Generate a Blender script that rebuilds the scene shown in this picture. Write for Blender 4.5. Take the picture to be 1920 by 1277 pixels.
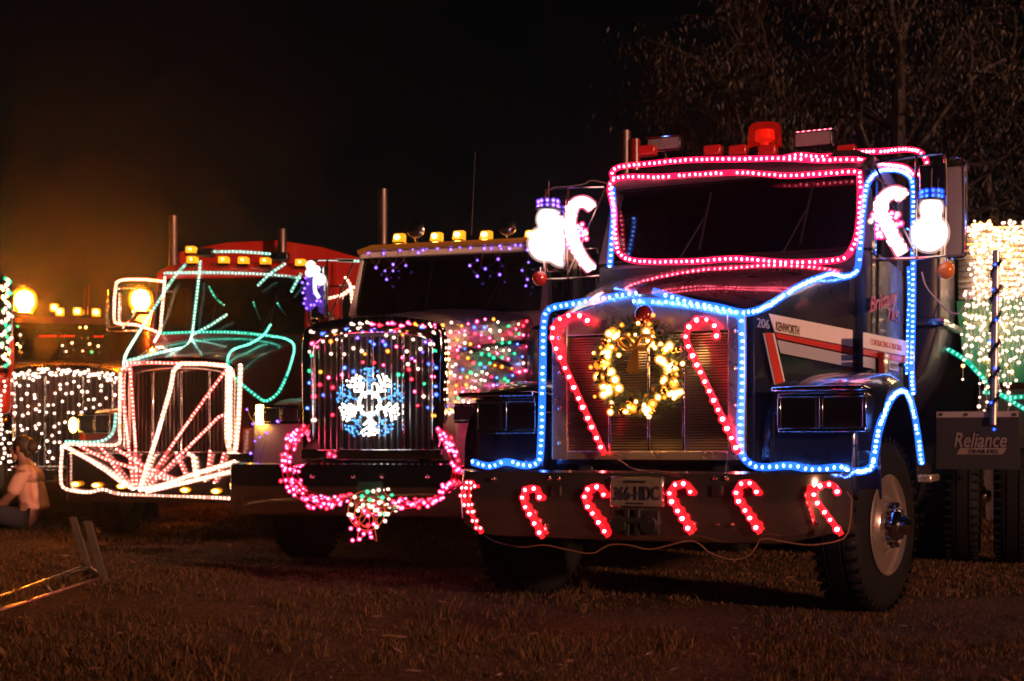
import bpy, bmesh, math, random
import numpy as np
from mathutils import Vector, Matrix, noise
random.seed(7); rng = np.random.default_rng(7)
R = math.radians
SC = bpy.context.scene; COL = SC.collection
for o in list(bpy.data.objects): bpy.data.objects.remove(o)

# ------------------------------------------------------------------ camera, sky, light, exposure
F, YH, EYE = 2500.0, 840.0, 1.0          # focal length and horizon row in the 1920 px photograph, eye height in m
cam = bpy.data.cameras.new('camera'); camo = bpy.data.objects.new('camera', cam); COL.objects.link(camo)
camo.location = (0, 0, EYE); camo.rotation_euler = (R(90), 0, 0)
cam.sensor_width = 36; cam.lens = F/1920*36; cam.shift_y = (YH-638.5)/1920
cam.clip_start = .05; cam.clip_end = 600
cam.dof.use_dof = True; cam.dof.focus_distance = 8.4; cam.dof.aperture_fstop = 2.8
SC.camera = camo
SUN_EL, SUN_AZ = R(10.5), R(40)            # warm town lights behind the photographer, slightly right
w = bpy.data.worlds.new('World'); SC.world = w; w.use_nodes = True
nt = w.node_tree; bg = nt.nodes['Background']; sky = nt.nodes.new('ShaderNodeTexSky')
sky.sky_type = 'NISHITA'; sky.sun_disc = False; sky.sun_elevation = SUN_EL; sky.sun_rotation = R(180)-SUN_AZ
nt.links.new(sky.outputs[0], bg.inputs[0]); bg.inputs[1].default_value = 0.0004
sl = bpy.data.lights.new('sun', 'SUN'); sl.energy = 2.8; sl.angle = R(2.0); sl.color = (1, .44, .27)
so = bpy.data.objects.new('sun', sl); COL.objects.link(so); so.location = (2, -6, 8)
so.rotation_euler = Vector((math.sin(SUN_AZ)*math.cos(SUN_EL), -math.cos(SUN_AZ)*math.cos(SUN_EL), math.sin(SUN_EL))).to_track_quat('Z', 'Y').to_euler()
SC.view_settings.view_transform = 'Standard'; SC.view_settings.look = 'None'
SC.view_settings.exposure = 0; SC.view_settings.gamma = 1; SC.view_settings.use_curve_mapping = False
SC.render.engine = 'CYCLES'
cy = SC.cycles
cy.use_denoising = True; cy.max_bounces = 6; cy.diffuse_bounces = 2; cy.glossy_bounces = 4; cy.transmission_bounces = 4
cy.transparent_max_bounces = 12; cy.volume_bounces = 0; cy.sample_clamp_indirect = 4; cy.sample_clamp_direct = 0
cy.caustics_reflective = True; cy.blur_glossy = .3; cy.filter_width = 1.7
cy.use_light_tree = True

# ------------------------------------------------------------------ materials
def lin(c):
    return tuple(((x/255)/12.92 if x/255 <= .04045 else ((x/255+.055)/1.055)**2.4) for x in c)
MATS = {}
def mat(name, col=(.5,.5,.5), rough=.5, metal=0., coat=0., var=.15, scale=6., bump=0., bscale=40., emit=None, es=0., spec=.5, sheen=0):
    if name in MATS: return MATS[name]
    m = bpy.data.materials.new(name); m.use_nodes = True; n = m.node_tree; p = n.nodes['Principled BSDF']
    tc = n.nodes.new('ShaderNodeTexCoord'); nz = n.nodes.new('ShaderNodeTexNoise'); nz.inputs['Scale'].default_value = scale; nz.inputs['Detail'].default_value = 6
    n.links.new(tc.outputs['Object'], nz.inputs['Vector'])
    mx = n.nodes.new('ShaderNodeMix'); mx.data_type = 'RGBA'
    mx.inputs[6].default_value = (*[c*(1-var) for c in col], 1); mx.inputs[7].default_value = (*[min(1,c*(1+var)) for c in col], 1)
    n.links.new(nz.outputs['Fac'], mx.inputs[0]); n.links.new(mx.outputs[2], p.inputs['Base Color'])
    mr = n.nodes.new('ShaderNodeMapRange'); mr.inputs[3].default_value = max(.02, rough*(1-var*1.5)); mr.inputs[4].default_value = min(1, rough*(1+var*1.5))
    n.links.new(nz.outputs['Fac'], mr.inputs[0]); n.links.new(mr.outputs[0], p.inputs['Roughness'])
    p.inputs['Metallic'].default_value = metal; p.inputs['Coat Weight'].default_value = coat; p.inputs['Coat Roughness'].default_value = .06
    p.inputs['Specular IOR Level'].default_value = spec
    if bump:
        b = n.nodes.new('ShaderNodeBump'); b.inputs['Strength'].default_value = bump; b.inputs['Distance'].default_value = .02
        nb = n.nodes.new('ShaderNodeTexNoise'); nb.inputs['Scale'].default_value = bscale; nb.inputs['Detail'].default_value = 4
        n.links.new(tc.outputs['Object'], nb.inputs['Vector']); n.links.new(nb.outputs['Fac'], b.inputs['Height']); n.links.new(b.outputs[0], p.inputs['Normal'])
    if emit:
        p.inputs['Emission Color'].default_value = (*emit, 1); p.inputs['Emission Strength'].default_value = es
    MATS[name] = m; return m
def glow(name, col, s, lo=.6, hi=1.4):
    """a lamp or lit plastic: emission, a little different for every bulb in the mesh and every object"""
    if name in MATS: return MATS[name]
    m = bpy.data.materials.new(name); m.use_nodes = True; n = m.node_tree; n.nodes.clear()
    out = n.nodes.new('ShaderNodeOutputMaterial'); e = n.nodes.new('ShaderNodeEmission'); e.inputs[0].default_value = (*col, 1)
    g = n.nodes.new('ShaderNodeNewGeometry'); oi = n.nodes.new('ShaderNodeObjectInfo')
    ad = n.nodes.new('ShaderNodeMath'); ad.operation = 'ADD'; fr = n.nodes.new('ShaderNodeMath'); fr.operation = 'FRACT'
    n.links.new(g.outputs['Random Per Island'], ad.inputs[0]); n.links.new(oi.outputs['Random'], ad.inputs[1]); n.links.new(ad.outputs[0], fr.inputs[0])
    mr = n.nodes.new('ShaderNodeMapRange'); mr.inputs[3].default_value = s*lo; mr.inputs[4].default_value = s*hi
    n.links.new(fr.outputs[0], mr.inputs[0]); n.links.new(mr.outputs[0], e.inputs[1]); n.links.new(e.outputs[0], out.inputs[0])
    MATS[name] = m; return m
def glow_jacket(name, col, es, lo=.7, hi=1.2, clear=.72):
    """clear coloured jacket for ropes, bulbs and halo shells, glow partly painted in as bloom: lets the bulbs inside show and glows unevenly along its length"""
    if name in MATS: return MATS[name]
    m = bpy.data.materials.new(name); m.use_nodes = True; n = m.node_tree; n.nodes.clear(); out = n.nodes.new('ShaderNodeOutputMaterial')
    tc = n.nodes.new('ShaderNodeTexCoord'); nz = n.nodes.new('ShaderNodeTexNoise'); nz.inputs['Scale'].default_value = 5
    n.links.new(tc.outputs['Object'], nz.inputs['Vector'])
    mr = n.nodes.new('ShaderNodeMapRange'); mr.inputs[1].default_value = .3; mr.inputs[2].default_value = .7; mr.inputs[3].default_value = es*lo*.5; mr.inputs[4].default_value = es*hi*.5
    n.links.new(nz.outputs['Fac'], mr.inputs[0]); e = n.nodes.new('ShaderNodeEmission'); e.inputs[0].default_value = (*col, 1); n.links.new(mr.outputs[0], e.inputs[1])
    t = n.nodes.new('ShaderNodeBsdfTransparent'); t.inputs[0].default_value = (*[clear+(1-clear)*c for c in col], 1)
    ad = n.nodes.new('ShaderNodeAddShader'); n.links.new(e.outputs[0], ad.inputs[0]); n.links.new(t.outputs[0], ad.inputs[1]); n.links.new(ad.outputs[0], out.inputs[0])
    MATS[name] = m; return m
def glass_mat(name, tint, rough=.02):
    m = bpy.data.materials.new(name); m.use_nodes = True; n = m.node_tree; n.nodes.clear()
    out = n.nodes.new('ShaderNodeOutputMaterial'); t = n.nodes.new('ShaderNodeBsdfTransparent'); t.inputs[0].default_value = (*tint, 1)
    g = n.nodes.new('ShaderNodeBsdfGlossy'); g.inputs['Roughness'].default_value = rough; fz = n.nodes.new('ShaderNodeFresnel'); fz.inputs[0].default_value = 1.5
    mx = n.nodes.new('ShaderNodeMixShader'); n.links.new(fz.outputs[0], mx.inputs[0]); n.links.new(t.outputs[0], mx.inputs[1]); n.links.new(g.outputs[0], mx.inputs[2])
    n.links.new(mx.outputs[0], out.inputs[0]); MATS[name] = m; return m
CHROME = mat('chrome', (.78,.76,.74), .07, 1, var=.12, bump=.02, bscale=9)
STACK = mat('dark_stack', (.16,.13,.12), .5, 1, var=.3)  # dark, rough metal of the exhaust stacks
STEEL = mat('stainless_plate', (.66,.57,.46), .28, .8, var=.2, bump=.03, bscale=5)
BAR = mat('brushed_bar', (.6,.56,.52), .34, 1)
NAVY = mat('navy_paint', (.007,.010,.020), .3, 0, 1, var=.3, bump=.01, bscale=3)
BLACKP = mat('black_paint', (.008,.008,.009), .35, 0, .8, var=.3)
CREAM = mat('cream_paint', (.74,.66,.60), .35, 0, .7, var=.06)
REDP = mat('red_paint', (.48,.022,.012), .35, 0, .8, var=.1)
DARKRED = mat('dark_red_paint', (.22,.012,.010), .35, 0, .8, var=.1)
MAROON = mat('maroon_paint', (.05,.012,.01), .35, 0, .8, var=.2)
RUBBER = mat('rubber', (.006,.006,.006), .9, var=.3, spec=.2, bump=.2, bscale=60)
FRAME = mat('chassis_black', (.012,.011,.011), .6, var=.3)
INTER = mat('cab_interior', (.035,.028,.026), .8, var=.2)
WHITE = mat('white_vinyl', (.74,.70,.68), .45, var=.05)
GREYV = mat('pale_blue_vinyl', (.36,.38,.44), .45, var=.05)
REDV = mat('red_vinyl', (.48,.035,.022), .45, var=.08)
GOLDV = mat('dull_gold_letter', (.10,.06,.03), .5, var=.1)
PINKV = mat('magenta_vinyl', (.32,.03,.11), .5, var=.1)
INK = mat('dark_ink', (.03,.03,.05), .6)
LENS = glass_mat('lens_glass', (.85,.88,.92), .03)
WINDOW = glass_mat('window_glass', (.22,.2,.2), .015)
REFLECTOR = mat('lamp_reflector', (.42,.42,.46), .32, .55, bump=.3, bscale=30)
AMBER = glow('amber_lamp', (1,.30,.012), 2.0, .8, 1.2); AMBERHOT = glow('amber_bulb', (1,.46,.07), 26, .8, 1.2)
AMBERDIM = mat('amber_lens', (.5,.13,.02), .2, coat=.6)
REDLENS = mat('red_lens', (.30,.012,.010), .2, coat=.6, emit=(1,.03,.015), es=.08)
REDDULL = mat('red_glass_ball', (.45,.03,.02), .12, coat=1)
WIRE = mat('brown_cable', (.20,.11,.08), .6)
DKWIRE = mat('dark_green_cable', (.012,.02,.014), .6)
ROPE = {
 'red': (glow_jacket('red_sleeve', (1,.008,.075), 2.6), glow('red_rope_bulb', (1,.24,.32), 17, .3, 1.5)),
 'blue': (glow_jacket('blue_sleeve', (.018,.14,1), 2.4), glow('blue_rope_bulb', (.22,.48,1), 13, .3, 1.5)),
 'green': (glow_jacket('green_sleeve', (.0,.50,.30), 1.1), glow('green_rope_bulb', (.30,1,.76), 2.6, .3, 1.5)),
 'mint': (glow_jacket('mint_sleeve', (.22,.66,.50), 1.0), glow('mint_rope_bulb', (.70,1,.88), 3.2, .3, 1.5)),
 'white': (glow_jacket('white_sleeve', (1,.42,.26), 1.9), glow('white_rope_bulb', (1,.70,.52), 11, .3, 1.5)),
 'pink': (glow_jacket('pink_sleeve', (1,.13,.10), 1.3), glow('pink_rope_bulb', (1,.46,.36), 8, .3, 1.5)),
}
BULB = {
 'red': glow('bulb_red', (1,.07,.12), 5), 'pink': glow('bulb_pink', (1,.13,.30), 15), 'white': glow('bulb_white', (1,.80,.66), 10),
 'warm': glow('bulb_warm', (1,.56,.18), 55), 'green': glow('bulb_green', (.14,1,.52), 1.9), 'blue': glow('bulb_blue', (.24,.44,1), 2.8),
 'gold': glow('bulb_gold', (1,.46,.08), 3.4), 'violet': glow('bulb_violet', (.58,.32,1), 2.6), 'deepblue': glow('bulb_deep_blue', (.06,.25,1), 3),
 'dimred': glow('bulb_dim_red', (1,.05,.05), 1.2), 'cane': glow('bulb_cane', (1,.30,.34), 24, .45, 1.5), 'icy': glow('bulb_icy', (.10,.40,1), 1.9),
}

# ------------------------------------------------------------------ mesh helpers
class MB:
    def __init__(s): s.v = []; s.f = []
    def add(s, vs, fs):
        b = len(s.v); s.v += [tuple(v) for v in vs]; s.f += [tuple(i+b for i in f) for f in fs]; return s
    def box(s, c, d, rot=None):
        x, y, z = [k/2 for k in d]; c = Vector(c)
        vs = [Vector((i*x, j*y, k*z)) for k in (-1,1) for j in (-1,1) for i in (-1,1)]
        if rot is not None: vs = [rot @ v for v in vs]
        return s.add([c+v for v in vs], [(0,2,3,1),(4,5,7,6),(0,1,5,4),(2,6,7,3),(0,4,6,2),(1,3,7,5)])
    def loft(s, rings, closed=True, caps=True):
        n = len(rings[0]); vs = [p for r in rings for p in r]; fs = []
        for i in range(len(rings)-1):
            for j in range(n if closed else n-1):
                k = (j+1) % n; fs.append((i*n+j, i*n+k, (i+1)*n+k, (i+1)*n+j))
        if caps and closed: fs.append(tuple(range(n-1,-1,-1))); fs.append(tuple((len(rings)-1)*n+j for j in range(n)))
        return s.add(vs, fs)
    def tube(s, path, r, n=8, caps=True, closed=False):
        P = [Vector(p) for p in path]; rings = []; m = len(P); up = None
        for i, p in enumerate(P):
            t = (P[(i+1) % m]-P[i-1]) if closed else (P[min(i+1, m-1)]-P[max(i-1, 0)])
            t = t.normalized() if t.length > 1e-9 else Vector((0,0,1))
            if up is None: up = Vector((0,0,1)) if abs(t.z) < .9 else Vector((1,0,0))
            a = t.cross(up); a = a.normalized() if a.length > 1e-6 else t.orthogonal().normalized(); b = a.cross(t); up = b
            rr = r[i] if isinstance(r, (list, tuple)) else r
            rings.append([p + a*math.cos(2*math.pi*k/n)*rr + b*math.sin(2*math.pi*k/n)*rr for k in range(n)])
        if closed: rings.append(rings[0])
        return s.loft(rings, True, caps and not closed)
    def cyl(s, a, b, r, n=16, r2=None): return s.tube([a, b], [r, r if r2 is None else r2], n)
    def lathe(s, prof, o, ax, n=24):
        o = Vector(o); ax = Vector(ax).normalized(); u = ax.orthogonal().normalized(); w_ = ax.cross(u)
        return s.loft([[o + ax*h + (u*math.cos(2*math.pi*k/n)+w_*math.sin(2*math.pi*k/n))*max(r, 1e-4) for k in range(n)] for r, h in prof])
    def prism(s, poly, d):
        P = [Vector(p) for p in poly]; d = Vector(d); return s.loft([P, [p+d for p in P]])
    def sphere(s, c, r, n=12, m=8, sc=(1,1,1)):
        c = Vector(c); rings = []
        for i in range(m+1):
            t = math.pi*i/m; q = max(math.sin(t), 1e-3)
            rings.append([c + Vector((r*q*math.cos(2*math.pi*k/n)*sc[0], r*q*math.sin(2*math.pi*k/n)*sc[1], -r*math.cos(t)*sc[2])) for k in range(n)])
        return s.loft(rings)
    def ico(s, c, r):
        c = Vector(c); return s.add([c + v*r for v in ICO_V], ICO_F)
    def mesh(s, name):
        me = bpy.data.meshes.new(name); me.from_pydata(s.v, [], s.f); me.validate(); return me
    def build(s, name, m, parent=None, smooth=True, bevel=0., ang=35):
        me = s.mesh(name)
        bm = bmesh.new(); bm.from_mesh(me); bmesh.ops.recalc_face_normals(bm, faces=bm.faces); bm.to_mesh(me); bm.free()
        if m: me.materials.append(m)
        if smooth:
            me.polygons.foreach_set('use_smooth', [True]*len(me.polygons)); me.set_sharp_from_angle(angle=R(ang))
        o = bpy.data.objects.new(name, me); COL.objects.link(o); o.parent = parent
        if bevel:
            b = o.modifiers.new('bevel', 'BEVEL'); b.width = bevel; b.segments = 2; b.limit_method = 'ANGLE'; b.angle_limit = R(40)
        return o
_b = bmesh.new(); bmesh.ops.create_icosphere(_b, subdivisions=1, radius=1); _b.verts.ensure_lookup_table()
ICO_V = [v.co.copy() for v in _b.verts]; ICO_F = [tuple(v.index for v in f.verts) for f in _b.faces]; _b.free()
def tag(o, label=None, cat=None, group=None, kind=None):
    if label: o['label'] = label
    if cat: o['category'] = cat
    if group: o['group'] = group
    if kind: o['kind'] = kind
    return o
def share(name, me, parent, loc=(0,0,0), rot=None, sc=None):
    o = bpy.data.objects.new(name, me); COL.objects.link(o); o.parent = parent; o.location = loc
    if rot is not None: o.rotation_euler = rot
    if sc is not None: o.scale = sc if isinstance(sc, (tuple, list)) else (sc,)*3
    return o
def jk(col, es): return glow_jacket('glass_halo_%d' % len(MATS), col, es, .95, 1.05, .8)  # coloured bulb glass, its glow made wider to stand in for bloom
JACKET = {'bulb_red': jk((1,.006,.03), 2.0), 'bulb_pink': jk((1,.02,.14), 1.9), 'bulb_white': jk((1,.55,.36), .75), 'bulb_warm': jk((1,.40,.05), 1.3), 'bulb_green': jk((.0,.7,.30), 1.2), 'bulb_blue': jk((.05,.14,1), 1.6),
          'bulb_gold': jk((1,.27,.01), 1.6), 'bulb_violet': jk((.22,.07,1), 1.2), 'bulb_deep_blue': jk((.01,.06,1), 1.4), 'bulb_dim_red': jk((1,.01,.01), .6), 'bulb_cane': jk((1,.008,.03), 2.4), 'bulb_icy': jk((.02,.25,1), 1.2)}
_bm = {}
def bulb(parent, p, r, m, name='bulb'):
    """small lamp: a hot core inside coloured glass, oversized and glowing as a painted halo"""
    if m.name not in _bm:
        b = bmesh.new(); bmesh.ops.create_icosphere(b, subdivisions=2, radius=1.45); n0 = len(b.faces)
        bmesh.ops.create_icosphere(b, subdivisions=1, radius=.80); b.faces.ensure_lookup_table()
        for f in b.faces[n0:]: f.material_index = 1
        me = bpy.data.meshes.new('bulb'); b.to_mesh(me); b.free()
        me.materials.append(JACKET.get(m.name) or JACKET['bulb_white']); me.materials.append(m); me.polygons.foreach_set('use_smooth', [True]*len(me.polygons)); _bm[m.name] = me
    return share(name, _bm[m.name], parent, p, None, r)
def crom(P, step=.03, closed=False):
    """Catmull-Rom through P, resampled at even steps"""
    P = [Vector(p) for p in P]; n = len(P); out = []
    if n == 2: dense = [P[0].lerp(P[1], i/60) for i in range(61)]
    else:
        dense = []
        for i in range(n if closed else n-1):
            a, b, c, d = (P[(i-1) % n], P[i], P[(i+1) % n], P[(i+2) % n]) if closed else (P[max(i-1,0)], P[i], P[i+1], P[min(i+2,n-1)])
            for k in range(24):
                t = k/24; dense.append(.5*((2*b)+(c-a)*t+(2*a-5*b+4*c-d)*t*t+(3*b-a-3*c+d)*t**3))
        dense.append(P[0] if closed else P[-1])
    L = [0]
    for a, b in zip(dense, dense[1:]): L.append(L[-1]+(b-a).length)
    m = max(2, int(L[-1]/step)); j = 0
    for i in range(m+1):
        q = L[-1]*i/m
        while j < len(L)-2 and L[j+1] < q: j += 1
        t = (q-L[j])/max(L[j+1]-L[j], 1e-9); out.append(dense[j].lerp(dense[j+1], t))
    return out
def text(parent, s, size, o, xd, yd, m, name='lettering', shear=0., off=0., ext=.0015, space=1., narrow=1.):
    cu = bpy.data.curves.new('t', 'FONT'); cu.body = s; cu.size = size; cu.shear = shear; cu.offset = off; cu.extrude = ext; cu.space_character = space; cu.resolution_u = 3
    t = bpy.data.objects.new('t', cu); COL.objects.link(t); bpy.context.view_layer.update()
    me = bpy.data.meshes.new_from_object(t.evaluated_get(bpy.context.evaluated_depsgraph_get())); bpy.data.objects.remove(t); bpy.data.curves.remove(cu)
    xd = Vector(xd).normalized(); yd = Vector(yd).normalized(); zd = xd.cross(yd)
    M = Matrix((xd, yd, zd)).transposed().to_4x4(); M.translation = Vector(o)
    me.transform(M @ Matrix.Diagonal((narrow,1,1,1))); me.materials.clear(); me.materials.append(m)
    q = bpy.data.objects.new(name, me); COL.objects.link(q); q.parent = parent; q['kind'] = 'stuff'; return q

class Frm:
    """where a vehicle stands: origin on the ground under the middle of its grille, x to its left hand, y to its tail"""
    def __init__(s, X, Y, deg, z=0.):
        s.X, s.Y, s.deg, s.z = X, Y, deg, z; s.c, s.s = math.cos(R(deg)), math.sin(R(deg))
        s.M = Matrix.Translation((X, Y, z)) @ Matrix.Rotation(-R(deg), 4, 'Z'); s.I = s.M.inverted()
    def pl(s, px, py, p0, n):        # the point of the vehicle's plane (p0, n) that the photograph shows at px, py
        o = s.I @ Vector((0,0,EYE)); d = (s.I.to_3x3() @ Vector(((px-960)/F, 1, (YH-py)/F))); n = Vector(n)
        return o + d*((Vector(p0)-o).dot(n)/d.dot(n))
    def L(s, px, py, y): return s.pl(px, py, (0,y,0), (0,1,0))
    def S(s, px, py, x): return s.pl(px, py, (x,0,0), (1,0,0))
    def root(s, name, label, cat, group=None, base=(0,0,0)):
        o = bpy.data.objects.new(name, None); COL.objects.link(o); o.empty_display_size = .2
        o.location = s.M @ Vector(base); o.rotation_euler = (0,0,-R(s.deg)); tag(o, label, cat, group); return o
def settle(fr, root):
    """move the Empty to the foot of its parts without moving the parts"""
    pts = [ch.matrix_local @ Vector(c) if ch.type == 'EMPTY' else Vector(c) for ch in root.children for c in (ch.bound_box if ch.data and len(ch.data.vertices) > 50 else [tuple(ch.location)])]
    b = Vector((sum(p.x for p in pts)/len(pts), sum(p.y for p in pts)/len(pts), min(p.z for p in pts)))
    root.location = fr.M @ b
    for ch in root.children: ch.location = ch.location - b
def rope(fr, pts, label, kind, r=.0225, step=.040, br=.0122, group=None, closed=False, name='rope_light'):
    T, B = ROPE[kind]; root = fr.root(name, label, 'rope light', group)
    p = crom(pts, step, closed)
    tb = MB(); tb.tube(p, r, 7); tb.build('sleeve', T, root)
    bb = MB()
    for i, q in enumerate(p):
        if random.random() < .03: continue
        q = q + Vector((random.gauss(0,.0018), random.gauss(0,.0018), random.gauss(0,.0018)))      # a bulb fills the sleeve but is short along it
        t = (p[min(i+1, len(p)-1)]-p[max(i-1, 0)]).normalized()
        bb.add([q + (v-t*v.dot(t)*.3)*br for v in ICO_V], ICO_F)
    o = bb.build('bulbs', B, root); o['kind'] = 'stuff'
    settle(fr, root); return root
def wire(fr, pts, label, r=.004, m=None, group=None, cat='cable', name='light_cable', step=.05):
    o = MB().tube(crom(pts, step), r, 5).build(name, m or WIRE); o.matrix_world = fr.M; tag(o, label, cat, group); return o

# ------------------------------------------------------------------ ground
def gz(x, y):
    m = .10*math.exp(-((x+5.4)/1.0)**2-((y-15.2)/1.2)**2)
    m += .09*math.exp(-((x+3.2)/1.6)**2-((y-8.6)/1.8)**2) + .10*math.exp(-((x+1.6)/1.4)**2-((y-6.0)/1.0)**2)
    m += .035*noise.noise(Vector((x*.5, y*.5, 3))) + .015*noise.noise(Vector((x*1.7, y*1.7, 9)))
    flat = 1
    for (tx, ty) in ((-.2,9.2),(1.9,8.4),(-1.6,12.2),(.2,11.8),(-4.4,15.4),(-2.6,15.2)):
        flat = min(flat, 1-math.exp(-(((x-tx)**2+(y-ty)**2)/.5)))
    return m*(.15+.85*flat)
def build_ground():
    m = bpy.data.materials.new('turf_soil'); m.use_nodes = True; n = m.node_tree; p = n.nodes['Principled BSDF']
    tc = n.nodes.new('ShaderNodeTexCoord'); a = n.nodes.new('ShaderNodeTexNoise'); a.inputs['Scale'].default_value = 1.1; a.inputs['Detail'].default_value = 8
    b = n.nodes.new('ShaderNodeTexNoise'); b.inputs['Scale'].default_value = 28; b.inputs['Detail'].default_value = 6
    r = n.nodes.new('ShaderNodeValToRGB'); r.color_ramp.elements[0].position = .35; r.color_ramp.elements[0].color = (.040,.024,.012,1); r.color_ramp.elements[1].position = .68; r.color_ramp.elements[1].color = (.14,.07,.036,1)
    mm = n.nodes.new('ShaderNodeMix'); mm.inputs[0].default_value = .5
    n.links.new(tc.outputs['Object'], a.inputs[0]); n.links.new(tc.outputs['Object'], b.inputs[0])
    n.links.new(a.outputs['Fac'], mm.inputs[2]); n.links.new(b.outputs['Fac'], mm.inputs[3]); n.links.new(mm.outputs[0], r.inputs[0]); n.links.new(r.outputs[0], p.inputs['Base Color'])
    p.inputs['Roughness'].default_value = .95; p.inputs['Specular IOR Level'].default_value = .1
    bp = n.nodes.new('ShaderNodeBump'); bp.inputs['Strength'].default_value = .8; bp.inputs['Distance'].default_value = .03; n.links.new(b.outputs['Fac'], bp.inputs['Height']); n.links.new(bp.outputs[0], p.inputs['Normal'])
    xs = [-250,-120,-60,-30,-16]+[-10+.2*i for i in range(101)]+[16,30,60,120,250]; ys = [-60,-20,-6,0,2]+[3+.2*i for i in range(96)]+[26,32,45,80,160,400]
    mb = MB(); vs = [(x, y, gz(x, y)) for y in ys for x in xs]; k = len(xs)
    mb.add(vs, [(j*k+i, j*k+i+1, (j+1)*k+i+1, (j+1)*k+i) for j in range(len(ys)-1) for i in range(k-1)])
    tag(mb.build('ground', m, ang=180), kind='structure')
def build_grass():
    m = bpy.data.materials.new('grass_blade'); m.use_nodes = True; n = m.node_tree; p = n.nodes['Principled BSDF']
    g = n.nodes.new('ShaderNodeNewGeometry'); r = n.nodes.new('ShaderNodeValToRGB'); r.color_ramp.elements[0].color = (.022,.024,.008,1); r.color_ramp.elements[1].color = (.19,.088,.042,1)
    r.color_ramp.elements.new(.6).color = (.075,.042,.018,1)
    n.links.new(g.outputs['Random Per Island'], r.inputs[0]); n.links.new(r.outputs[0], p.inputs['Base Color']); p.inputs['Roughness'].default_value = .8; p.inputs['Specular IOR Level'].default_value = .15
    V_, F_ = [], []
    def patch(cnt, y0, y1, h0, h1, wd):
        for i in range(cnt):
            y = y0 + (y1-y0)*rng.random()**1.1; hw = .42*y+.3; x = (rng.random()*2-1)*hw
            cl = .5+.5*noise.noise(Vector((x*1.1, y*1.1, 0))); 
            
            bare = noise.noise(Vector((x*.9+7, y*.55, 5)))+.5*noise.noise(Vector((x*2.6, y*2.6, 1)))
            rut = min(abs(x-.18*(y-8)+.55), abs(x-.18*(y-8)-1.25)) if y < 9.5 else 9
            if rng.random() > (.45+.9*cl)*(1 if bare > -.05 else .25)*(.35 if rut < .17 else 1): continue
            z = gz(x, y); h = (h0+(h1-h0)*rng.random())*(.4+1.1*cl)*(.6 if bare < -.05 or rut < .2 else 1)*(1.7 if rng.random() < .02 else 1); a = rng.random()*6.28; l = h*(.2+.9*rng.random()); b = rng.random()*6.28
            dx, dy = math.cos(a)*wd, math.sin(a)*wd; lx, ly = math.cos(b)*l, math.sin(b)*l; k = len(V_)
            V_.extend([(x-dx,y-dy,z-.004),(x+dx,y+dy,z-.004),(x+lx*.4+dx*.7,y+ly*.4+dy*.7,z+h*.65),(x+lx*.4-dx*.7,y+ly*.4-dy*.7,z+h*.65),(x+lx,y+ly,z+h)])
            F_.extend([(k,k+1,k+2,k+3),(k+3,k+2,k+4)])
    patch(70000, 4.9, 8.5, .012, .036, .0022); patch(60000, 8.5, 14, .015, .038, .004); patch(26000, 14, 22, .025, .06, .007)
    for cx in range(170):                                    # rank tufts, most of them at the lower left
        y0 = 5.2+rng.random()*5; x0 = (-.40+.5*rng.random()**1.6)*y0 if cx < 120 else (rng.random()*2-1)*.4*y0; hh = .04+.05*rng.random()
        for _ in range(26):
            x, y = x0+rng.normal()*.035, y0+rng.normal()*.035; z = gz(x, y); h = hh*(.4+.8*rng.random()); a, b = rng.random(2)*6.28; l = h*(.2+.8*rng.random()); dx, dy, lx, ly = math.cos(a)*.0028, math.sin(a)*.0028, math.cos(b)*l, math.sin(b)*l; k = len(V_)
            V_.extend([(x-dx,y-dy,z-.004),(x+dx,y+dy,z-.004),(x+lx*.4+dx*.7,y+ly*.4+dy*.7,z+h*.65),(x+lx*.4-dx*.7,y+ly*.4-dy*.7,z+h*.65),(x+lx,y+ly,z+h)]); F_.extend([(k,k+1,k+2,k+3),(k+3,k+2,k+4)])
    me = bpy.data.meshes.new('grass'); me.from_pydata(V_, [], F_); me.materials.append(m)
    o = bpy.data.objects.new('grass', me); COL.objects.link(o); tag(o, 'short dry turf covering the whole parking ground', 'grass', kind='stuff')
build_ground(); build_grass()
def leaf_litter():
    v, f = [], []
    for i in range(220):
        y = 5.1+rng.random()**1.3*9; x = (rng.random()*2-1)*.4*y; c = Vector((x, y, gz(x, y)+.012+.02*rng.random())); a = rng.random()*6.28; L_ = .02+.035*rng.random()
        d = Vector((math.cos(a), math.sin(a), rng.normal()*.25))*L_; s_ = Vector((-math.sin(a), math.cos(a), rng.normal()*.3))*L_*.3; k = len(v); v += [tuple(c-d), tuple(c+s_), tuple(c+d), tuple(c-s_)]; f.append((k,k+1,k+2,k+3))
    me = bpy.data.meshes.new('leaf_litter'); me.from_pydata(v, [], f); me.materials.append(mat('dry_leaf',(.22,.12,.06),.7,var=.5,scale=3)); o = bpy.data.objects.new('leaf_litter', me); COL.objects.link(o); tag(o, 'dry leaves scattered over the grass in front of the trucks', 'leaf litter', kind='stuff')
leaf_litter()

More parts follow.
